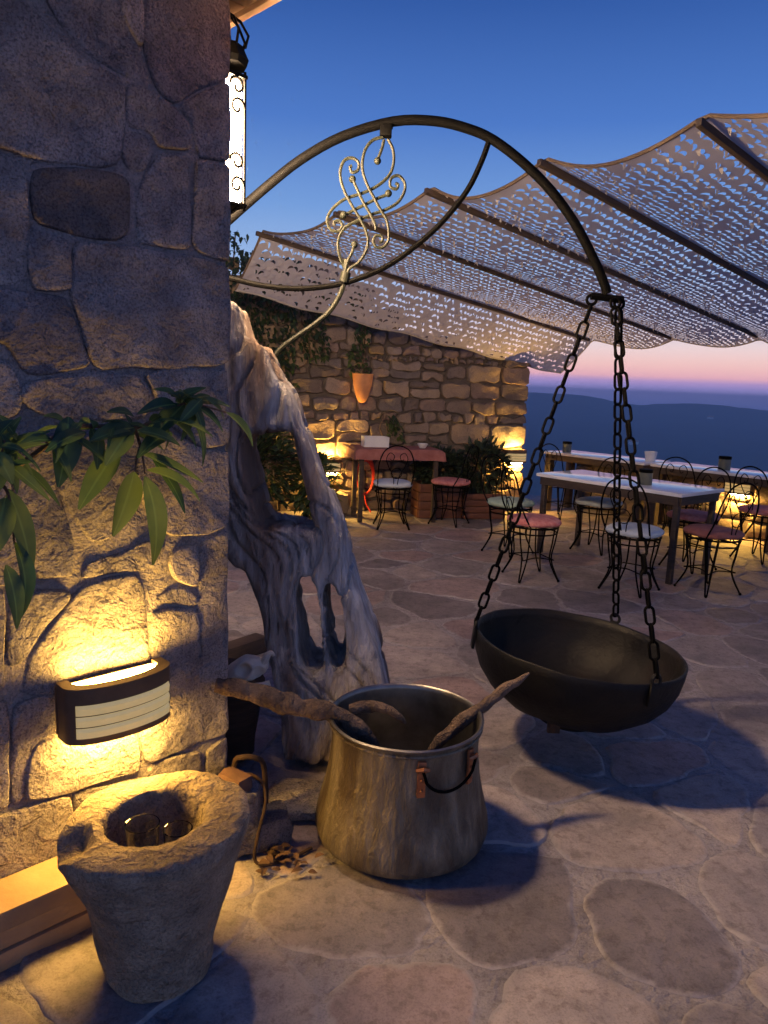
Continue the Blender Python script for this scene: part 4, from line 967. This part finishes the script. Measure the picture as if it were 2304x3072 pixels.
def net_pt(s, w):
    ww = w
    if w < BEAMS[0]: ww = BEAMS[0]-(BEAMS[0]-w)*.9
    sag_in = .09*math.sin(math.pi*max(0, min(1, (w-BEAMS[0])/(.95)) % 1))
    s2 = s+(1-s/4.7)*0
    return sw(s2, ww, net_z(s, w))
rnd = random.Random(17); vs = []; fs = []
CS = .058
ns = int(4.72/CS); nw = int((3.6+3.4)/CS)
HN = 10
base = [(0, 0), (.5, 0), (1, 0), (1, .5), (1, 1), (.5, 1), (0, 1), (0, .5)]
def emit(s0, w0, cell):
    o = len(vs)
    flap = w0 < BEAMS[0]-.02
    hole = rnd.random() > (.08 if not flap else .12+.8*(BEAMS[0]-w0))
    nb = min(abs(w0+CS/2-b) for b in BEAMS)
    if nb < .04: hole = False
    if s0 < CS*.7: hole = hole and rnd.random() < .5
    ring = [net_pt(s0+a*CS, w0+b*CS) for a, b in base]
    if not hole:
        c = net_pt(s0+CS/2, w0+CS/2)+Z3*(rnd.uniform(-.016, .010) if flap else 0)+EV*(rnd.uniform(-.012, .012) if flap else 0); vs.extend(ring); vs.append(c)
        for k in range(8): fs.append((o+k, o+(k+1) % 8, o+8))
        return
    ang = rnd.uniform(-.35, .35)+(.35 if (int(s0/CS)+int(w0/CS)) % 2 else -.35); cx, cy = .5+rnd.uniform(-.07, .07), .5+rnd.uniform(-.07, .07)
    la, lb = .45+rnd.random()*.06, .42+rnd.random()*.14
    inner = []
    for k in range(8):
        a = math.atan2(base[k][1]-.5, base[k][0]-.5)-ang
        x, y = la*math.cos(a), lb*math.sin(a)
        if y < 0: y = lb*.22*(1-(x/la)**2)   # half-moon cut
        y -= lb*.3
        px, py = cx+x*math.cos(ang)-y*math.sin(ang), cy+x*math.sin(ang)+y*math.cos(ang)
        inner.append(net_pt(s0+min(.97, max(.03, px))*CS, w0+min(.97, max(.03, py))*CS))
    vs.extend(ring); vs.extend(inner)
    for k in range(8): fs.append((o+k, o+(k+1) % 8, o+8+(k+1) % 8, o+8+k))
    # the cut tongue hangs from the inner side of the hole
    if rnd.random() < .4:
        k0 = rnd.choice((4, 5, 6)); a, b = inner[k0], inner[(k0+1) % 8]; ctr = sum(inner, Vector())/8
        dr_ = .008+.022*rnd.random(); m_ = ((a+b)/2).lerp(ctr, .9)-Z3*dr_
        q = len(vs); vs.extend([a.lerp(b, .0), b.lerp(a, .0), (b.lerp(m_, .6))-Z3*dr_*.2, m_, (a.lerp(m_, .6))-Z3*dr_*.2]); fs.append((q, q+1, q+2, q+3, q+4))
for i in range(ns):
    for j in range(nw): emit(i*CS, -3.4+j*CS, (i, j))
nt_ = MB().add(vs, fs).build('netting', 'net', cn, smooth=False)
for k, w_ in enumerate(BEAMS):
    a, b = sw(-.06, w_, 2.668+.007), sw(4.62, w_, 2.668-.115*4.62); d = (b-a).normalized(); yv_ = EV; zv = yv_.cross(d)*-1
    if zv.z < 0: zv = -zv
    MB().box((a+b)/2, ((b-a).length, .03, .036), (d, yv_, zv), .006).build('beam', 'wood_dark', cn)
eg = [net_pt(0, -3.4+j*CS)+Z3*.006-EU*.005 for j in range(nw+1)]
MB().tube(eg, .010, 6).build('edge_hem', 'net_edge', cn)
MB().tube([net_pt(i*CS, -3.4)+Z3*.0 for i in range(ns+1)], .010, 6).build('edge_hem', 'net', cn)
MB().tube([net_pt(ns*CS, -3.4+j*CS) for j in range(nw+1)], .009, 6).build('edge_hem', 'net', cn)
for w_ in (3.6,):
    for s_ in (.3, 4.5): MB().box(sw(s_, w_, 1.31-.0575*s_), (.09, .09, 2.62-.115*s_), (EU, EV, Z3), .006).build('post', 'wood_dark', cn)

# ------------------------------------------------------------------ tables
def table(c, ang, lx, ly, zt, label, mat='white_top', leg=.06, legs=None, group=None, thick=.03):
    """c centre on the floor; long side along angle"""
    c = Vector(c); t = thing('terrace_table', c, label, 'table', group)
    ux = Vector((math.cos(ang), math.sin(ang), 0)); uy = Vector((-ux.y, ux.x, 0)); ax = (ux, uy, Z3)
    MB().box(c+Z3*(zt-thick/2), (lx, ly, thick), ax, .004).build('table_top', mat, t)
    fm = MB()
    for s_ in (-1, 1):
        fm.box(c+uy*(s_*(ly/2-.03))+Z3*(zt-thick-.037), (lx-.07, .024, .07), ax, .003)
        fm.box(c+ux*(s_*(lx/2-.03))+Z3*(zt-thick-.037), (.024, ly-.084, .07), ax, .003)
    fm.build('apron', 'wood_dark', t)
    for a in (-1, 1):
        for b in (-1, 1):
            q = MB(); p = c+ux*(a*(lx/2-.06))+uy*(b*(ly/2-.06))
            q.box(p+Z3*((zt-thick)/2), (leg, leg, zt-thick-.002), ax, .006); q.build('leg', 'wood_dark', t)
    return t
TA = math.atan2(EV.y, EV.x)
table((2.112, 6.458, .008), TA, 1.42, .70, .745, 'long white-topped table standing among the wire chairs', leg=.045)
for k, (w_, lab) in enumerate(((-2.45, 'white-topped table on the parapet, next to the end of the rubble wall'), (-.98, 'white-topped table on the parapet, between the other two parapet tables'), (.50, 'white-topped table on the parapet with the thick leg, running out of the picture'))):
    table(sw(4.50, w_, .008), TA, 1.40, .56, .745, lab, leg=.085, group='tables along the parapet')
rt_ = table((.10, 8.20, .008), R(13), .95, .5, .80, 'small dark table spread with a red cloth, against the rubble wall', 'wood_red', .05)
def cloth(c, ang, lx, ly, z, drop):
    ux = Vector((math.cos(ang), math.sin(ang), 0)); uy = Vector((-ux.y, ux.x, 0)); vs = []; fs = []; N = 26; K = 18
    for i in range(N+1):
        for j in range(K+1):
            x = (i/N-.5)*(lx+2*drop); y = (j/K-.5)*(ly+2*drop)
            ex = max(0, abs(x)-lx/2); ey = max(0, abs(y)-ly/2)
            fl = .02*math.sin(x*30)*min(1, ey*8)+.02*math.sin(y*28)*min(1, ex*8)
            X = max(-lx/2, min(lx/2, x))+(math.copysign(.012+ex*.15, x) if ex > 0 else 0); Y = max(-ly/2, min(ly/2, y))+(math.copysign(.012+ey*.15+fl, y) if ey > 0 else 0)
            vs.append(Vector(c)+ux*X+uy*Y+Z3*(z-max(ex, ey)*.95+.002*math.sin(x*17+y*9)))
    for i in range(N):
        for j in range(K): fs.append((i*(K+1)+j, (i+1)*(K+1)+j, (i+1)*(K+1)+j+1, i*(K+1)+j+1))
    return MB().add(vs, fs)
tag(cloth((.10, 8.20, .008), R(13), .96, .51, .806, .12).build('table_cloth', 'cloth_red'), 'reddish cloth spread over the small table at the rubble wall', 'tablecloth')
# ------------------------------------------------------------------ small things on the tables
def can(p, r_, h_, label, mat='can_green', cat='candle jar'):
    t = thing('candle_jar', p, label, cat, 'jars on the tables'); p = Vector(p)
    MB().lathe([(r_*.96, 0), (r_, .004), (r_, h_*.8), (r_*.97, h_*.81), (r_*.95, h_*.6), (r_*.9, .01), (.005, .01)], p, 24).build('jar', mat, t)
    MB().torus(p+Z3*h_*.81, r_*.98, .004, 24, 6).build('band', 'iron', t)
    MB().lathe([(r_*1.02, h_*.79), (r_*1.04, h_*.81), (r_*1.02, h_), (r_*.6, h_*1.02), (.004, h_*1.02)], p, 24).build('lid', 'iron', t)
can((2.19, 6.20, .754), .055, .13, 'pale green jar with dark lid on the long table among the chairs')
can(sw(4.42, -2.95, .754), .055, .13, 'dark jar on the parapet table nearest the rubble wall')
can(sw(4.48, -.98, .754), .062, .14, 'dark jar in the middle of the middle parapet table')
cup = MB().lathe([(.05, 0), (.055, .004), (.072, .105), (.068, .107), (.05, .012), (.004, .011)], sw(4.52, -1.86, .754), 28).build('white_cup', 'box_white'); tag(cup, 'white cup standing alone near the end of a parapet table', 'cup')
bx = thing('white_box', (-.12, 8.22, .814), 'open white box on the red-clothed table', 'box')
ux = Vector((math.cos(R(13)), math.sin(R(13)), 0)); uy = Vector((-ux.y, ux.x, 0)); c = Vector((-.13, 8.19, .816))
for nm, dc, sz in (('side', ux*.135, (.008, .19, .11)), ('side', -ux*.135, (.008, .19, .11)), ('front', -uy*.091, (.26, .008, .11)), ('back', uy*.091, (.26, .008, .11)), ('bottom', Z3*-.049, (.26, .172, .008))):
    MB().box(c+dc+Z3*.056, sz, (ux, uy, Z3)).build(nm, 'box_white', bx, smooth=False)
bw = MB().lathe([(.03, 0), (.035, .004), (.06, .05), (.057, .052), (.03, .01), (.003, .009)], (.40, 8.24, .814), 24).build('white_bowl', 'box_white'); tag(bw, 'small white bowl on the red-clothed table', 'bowl')

# ------------------------------------------------------------------ wire chairs
def make_chair(label):
    t = thing('wire_chair', (0, 0, 0), label, 'chair', 'wire cafe chairs'); sr = .195; sz = .43
    s = MB(); s.torus((0, 0, sz), sr, .008, 32, 6); s.torus((0, 0, sz-.05), sr-.01, .006, 32, 6)
    for k in range(4): a = math.pi*k/4; s.tube([(sr*math.cos(a), sr*math.sin(a), sz), (-sr*math.cos(a), -sr*math.sin(a), sz)], .004, 5)
    s.build('seat_ring', 'iron', t)
    cu = MB(); pr = [(.06, .0), (.15, .001), (.19, .008), (.203, .025), (.20, .042), (.175, .058), (.11, .066), (.03, .064)]
    cu.lathe(pr, (0, 0, sz+.009), 36, lambda p, j, a: Vector((math.copysign(abs(math.cos(a))**.75, math.cos(a))*math.hypot(p.x, p.y), math.copysign(abs(math.sin(a))**.75, math.sin(a))*math.hypot(p.x, p.y), p.z+.006*noise.noise(Vector((p.x*9, p.y*9, 0)))))).build('cushion', 'cloth_blue', t, angle=80)
    for k in range(4):
        a = math.pi/4+math.pi*k/2; q = MB(); d = Vector((math.cos(a), math.sin(a), 0)); n = Vector((-d.y, d.x, 0))
        foot = d*.235
        for s_ in (-1, 1):
            q.tube(smooth_line([d*(sr-.005)+n*(s_*.045)+Z3*sz, d*(sr-.02)+n*(s_*.035)+Z3*(sz*.72), d*(sr-.035)+n*(s_*.02)+Z3*(sz*.38), foot+n*(s_*.006)+Z3*.008], 4), .0065, 6)
        l_ = q.build('leg', 'iron', t); MB().ball(foot+Z3*.009, .012, 8, 5).build('foot', 'iron', l_)
    b = MB()
    for k in range(4):
        a0, a1 = math.pi/4+math.pi*k/2, math.pi/4+math.pi*(k+1)/2
        p0, p1 = Vector((math.cos(a0), math.sin(a0), 0))*.185+Z3*.17, Vector((math.cos(a1), math.sin(a1), 0))*.185+Z3*.17
        b.tube(smooth_line([p0, (p0+p1)*.5*.72+Z3*.06, p1], 5), .005, 5)
    b.build('stretcher', 'iron', t)
    # back at -y: tall hoop, inner hoop, curls
    h = MB(); h.tube(smooth_line([(-.17, -.10, sz), (-.185, -.19, .58), (-.175, -.225, .72), (-.12, -.245, .84), (0, -.25, .885), (.12, -.245, .84), (.175, -.225, .72), (.185, -.19, .58), (.17, -.10, sz)], 6), .0068, 7)
    h.build('back_hoop', 'iron', t)
    for s_ in (-1, 1):
        h = MB(); pts = [Vector((s_*.015, -.185, sz)), Vector((s_*.03, -.205, .56)), Vector((s_*.085, -.225, .67)), Vector((s_*.11, -.235, .75)), Vector((s_*.075, -.24, .81)), Vector((s_*.03, -.24, .78)), Vector((s_*.045, -.238, .73)), Vector((s_*.07, -.235, .745))]
        h.tube(smooth_line(pts, 5), .0042, 6); h.build('back_scroll', 'iron', t)
    h = MB(); h.torus((0, -.222, .60), .055, .004, 24, 6, (X3, Vector((0, -.15, .99)), Vector((0, .99, .15)))); h.build('back_ring', 'iron', t)
    return t
ch0 = make_chair('wire chair with a pale blue cushion at the near side of the long table')
FACE = math.atan2(EU.y, EU.x)-math.pi/2
ch0.location = (1.92, 5.56, .008); ch0.rotation_euler = (0, 0, FACE+.12)
G_ = 'wire cafe chairs'
for (x, y, rz, mat, lab) in (
        (1.20, 5.82, FACE-.45, 'cloth_pink', 'wire chair with a crumpled pink cushion, pulled out from the long table'),
        (1.16, 6.72, FACE+R(-88), 'cloth_green', 'wire chair with a green cushion at the wall end of the long table'),
        (2.04, 6.96, FACE+R(184), 'cloth_grey', 'wire chair with a grey cushion on the parapet side of the long table'),
        (2.70, 6.38, FACE+R(172), 'cloth_pink', 'wire chair with a pink cushion on the parapet side of the long table'),
        (2.55, 5.62, FACE+R(70), 'cloth_red', 'wire chair with a dull red cushion at the free end of the long table'),
        (.08, 7.72, R(8), 'cloth_blue', 'wire chair with a pale blue cushion in front of the red-clothed table'),
        (.72, 8.05, R(60), 'cloth_pink', 'wire chair with a pink cushion beside the red-clothed table'),
        (3.10, 7.62, FACE+.1, 'cloth_grey', 'wire chair with a grey cushion in front of the middle parapet table'),
        (2.10, 8.75, FACE-.1, 'cloth_red', 'wire chair with a red cushion by the parapet table nearest the rubble wall'),
        (3.55, 6.85, FACE-.2, 'cloth_pink', 'wire chair with a pink cushion cut off by the picture edge')):
    copy_tree(ch0, (x, y, .008), rz, lab, G_, {'cushion': mat})

# ------------------------------------------------------------------ planters, plants, wall pot, hose
def leaf_cloud(n, pos, lmin, lmax, rnd, droop=.4):
    vs = []; fs = []
    for _ in range(n):
        b, out = pos(); l = rnd.uniform(lmin, lmax)
        d = (out+Vector((rnd.uniform(-.6, .6), rnd.uniform(-.6, .6), rnd.uniform(-.5, .6)-droop*.3))).normalized()
        a, f = solid_leaf(b, b+d*l, l*rnd.uniform(.35, .6), (rnd.uniform(-.6, .6), rnd.uniform(-.6, .6), 1), .3, .3, 3)
        o = len(vs); vs += a; fs += [tuple(i+o for i in q) for q in f]
    return vs, fs
def shrub(c, rx, rz_, n, label, seed, mat='shrub', lmin=.06, lmax=.13, ry=None):
    rnd = random.Random(seed); c = Vector(c); t = thing('potted_shrub', c, label, 'shrub'); ry = ry or rx
    def pos():
        while True:
            p = Vector((rnd.uniform(-1, 1), rnd.uniform(-1, 1), rnd.uniform(-1, 1)))
            if p.length < 1 and p.length > .25 and noise.noise(p*2.2+Vector((seed, 0, 0))) > -.18: break
        return c+Vector((p.x*rx, p.y*ry, rz_*(1.05+p.z))), Vector((p.x, p.y, p.z*.8)).normalized()
    vs, fs = leaf_cloud(n, pos, lmin, lmax, rnd); MB().add(vs, fs).build('foliage', mat, t, smooth=False)
    st = MB()
    for k in range(6):
        a = rnd.random()*6.28; e = c+Vector((math.cos(a)*rx*.6, math.sin(a)*ry*.6, rz_*(1.0+.7*rnd.random()))); st.tube(smooth_line([c, c.lerp(e, .5)+Z3*rz_*.15, e], 3), [.014, .012, .011, .009, .008, .006, .004], 6)
    st.build('stem', 'bark', t); return t
def planter(c, lx, ly, h, label, ang=R(13)):
    c = Vector(c); t = thing('planter_box', c, label, 'planter', 'wooden planters'); ux = Vector((math.cos(ang), math.sin(ang), 0)); uy = Vector((-ux.y, ux.x, 0)); ax = (ux, uy, Z3)
    nb = 4
    for k in range(nb):
        z = h*(k+.5)/nb
        for s_ in (-1, 1):
            MB().box(c+uy*(s_*ly/2)+Z3*z, (lx, .022, h/nb-.008), ax, .003).build('plank', 'wood_red', t)
            MB().box(c+ux*(s_*lx/2)+Z3*z, (.022, ly-.024, h/nb-.008), ax, .003).build('plank', 'wood_red', t)
    MB().box(c+Z3*(h-.05), (lx-.03, ly-.03, .04), ax).build('soil', 'bark', t)
    return t
planter((.60, 8.52, .008), .50, .34, .40, 'reddish wooden planter under the dark shrub, beside the red-clothed table')
planter((1.12, 8.60, .008), .50, .36, .30, 'low reddish wooden planter at the lit end of the rubble wall')
shrub((.62, 8.52, .37), .30, .20, 700, 'dark low shrub in the planter beside the red-clothed table', 4, ry=.22)
shrub((1.14, 8.60, .27), .30, .30, 800, 'dark bushy shrub in the low planter at the end of the rubble wall', 8, ry=.24)
shrub((-.78, 8.05, .008), .24, .36, 700, 'green shrub growing at the foot of the rubble wall below the lamp', 12, 'ivy')
shrub((-1.45, 7.9, .008), .48, .55, 1500, 'leafy green bush seen through the window hole of the driftwood', 15, 'ivy')
def vine(label, seed, regions, name='ivy_vine'):
    rnd = random.Random(seed); t = thing(name, FA+FU*3+FN*.1, label, 'ivy')
    def pos():
        (t0, t1, z0, z1, dep) = rnd.choices(regions, [abs((r[1]-r[0])*(r[3]-r[2])) for r in regions])[0]
        tt, z = rnd.uniform(t0, t1), rnd.uniform(z0, z1)
        e = .12*noise.noise(Vector((z*4, seed, tt*2)))
        return FA+FU*(tt+e)+FN*(.05+rnd.random()*dep)+Z3*z, (FN+Z3*-.5).normalized()
    vs, fs = leaf_cloud(int(sum(abs((r[1]-r[0])*(r[3]-r[2])) for r in regions)*1000), pos, .05, .11, rnd, .8)
    MB().add(vs, fs).build('foliage', 'ivy', t, smooth=False)
    st = MB()
    for (t0, t1, z0, z1, dep) in regions:
        for k in range(3):
            a = rnd.uniform(t0, t1); st.tube(smooth_line([FA+FU*a+FN*.08+Z3*z0, FA+FU*(a+.05)+FN*.1+Z3*(z0+z1)/2, FA+FU*(a-.03)+FN*.08+Z3*z1], 4), .008, 5)
    st.build('stem', 'bark', t); return t
vine('dense dark ivy hanging over the rubble wall beside the granite corner', 31, [(2.85, 3.5, 1.1, 2.85, .2), (2.5, 2.8, 1.75, 2.6, .1), (3.4, 4.6, .1, 3.0, .3)])
vine('thin trailing ivy strand hanging above the terracotta wall pot', 33, [(2.02, 2.22, 1.60, 2.5, .08)], 'ivy_strand')
vine('thin leafy strand hanging beside the open white box', 36, [(1.62, 1.82, .88, 1.15, .05)], 'ivy_strand')
pc = FA+FU*2.10+FN*.20+Z3*1.28
wpot = MB(); wpot.lathe([(.006, 0), (.035, .01), (.065, .06), (.09, .14), (.108, .23), (.118, .315), (.122, .325), (.112, .325), (.10, .23), (.06, .08), (.01, .04)], pc, 32)
tag(wpot.build('wall_pot', 'terracotta', angle=60), 'orange terracotta cone pot hanging on the rubble wall', 'pot')
hs = MB()
for k in range(4):
    o = FA+FU*2.02+FN*(.12+.016*k)+Z3*(.42+.01*k); hs.torus(o, .17+.008*k, .0095, 32, 6, (FU*.55+FN*.12, Z3*1.15, FN))
hs.tube(smooth_line([FA+FU*2.02+FN*.14+Z3*.24, FA+FU*2.0+FN*.15+Z3*.12, FA+FU*1.95+FN*.2+Z3*.02], 4), .0095, 6)
tag(hs.build('garden_hose', 'hose_red'), 'coiled red garden hose hanging on the rubble wall behind the wire chair', 'hose')
for k, (tt, nn, sz, lab) in enumerate(((2.32, .22, .10, 'pale rounded rock at the foot of the rubble wall, standing upright'), (2.46, .30, .075, 'pale flat rock at the foot of the rubble wall, lying lowest'), (2.20, .26, .06, 'small pale rock at the foot of the rubble wall under the hose'))):
    p = FA+FU*tt+FN*nn; rock('garden_rock', (p.x, p.y, .006), (sz, sz*.8, sz*(1.2 if k == 0 else .7)), 'rubble', lab, k*3.7+1)

# ------------------------------------------------------------------ leafy branch in front of the granite wall
pl = thing('leafy_shrub', wp(-.62, .35, 0), 'long-leaved green shrub reaching across the granite wall above the lamp', 'shrub')
for i, st in enumerate(D['stems']):
    P = smooth_line(([wp(-.62, .35, 0), wp(-.60, .34, .5)] if i == 0 else [])+[Vector(p) for p in st], 4); n = len(P)
    MB().tube(P, [max(.0022, (.009 if i == 0 else .005)*(1-k/n*.75)) for k in range(n)], 7).build('stem', 'bark', pl)
rnd = random.Random(8)
allv = [(Vector(a), Vector(b), w) for a, b, w in D['leaves']]
allv = [(a, b, w*1.05) for a, b, w in allv]
ctrs = [Vector(p) for p in D['stems'][0][5:10]]+[Vector(p) for p in D['stems'][1][2:]]+[Vector(p) for p in D['stems'][0][3:5]]
for k in range(55):
    c = ctrs[k % len(ctrs)]+Vector((rnd.uniform(-.03, .03), rnd.uniform(-.03, .03), rnd.uniform(-.02, .02))); a = rnd.random()*6.28; l = rnd.uniform(.05, .14)
    allv.append((c, c+WU*math.cos(a)*l*.8+WN*rnd.uniform(-.05, .09)+Z3*(math.sin(a)*l*.6-.03), l*rnd.uniform(.18, .32)))
for a, b, w in allv:
    upv = (WN*.75+Z3*.9+WU*rnd.uniform(-.5, .5))
    vs, fs = solid_leaf(a, b, w, upv, rnd.uniform(.15, .6), rnd.uniform(.1, .55), 9)
    o = MB().add(vs, fs).build('leaf', 'leaf', pl, angle=180)
    at = o.data.attributes.new('rib', 'FLOAT', 'POINT'); at.data.foreach_set('value', [1.0, 0.0, 1.0]*10)

for x, y, w_, rz, lab in ((764, 2301, 26, .4, 'small white house down in the valley beside the chains'), (1410, 3268, 24, -.2, 'small white house on the valley slope towards the picture edge')):
    far_house(x, y, land(x, y), w_, rz, lab)

# ------------------------------------------------------------------ the air over the valley
hz_m = bpy.data.materials.new('haze'); hz_m.use_nodes = True; t = hz_m.node_tree; t.nodes.clear()
pv = t.nodes.new('ShaderNodeVolumePrincipled'); pv.inputs['Color'].default_value = (.70, .82, 1, 1); pv.inputs['Density'].default_value = 2.8e-4; pv.inputs['Anisotropy'].default_value = 0
mo_ = t.nodes.new('ShaderNodeOutputMaterial'); t.links.new(pv.outputs[0], mo_.inputs['Volume'])
M['haze'] = hz_m
hz = kind(MB().box((0, 0, -99), (13000, 13000, 252)).build('haze', 'haze', smooth=False), 'stuff')
hz['label'] = 'thin blue evening haze lying over the valley'
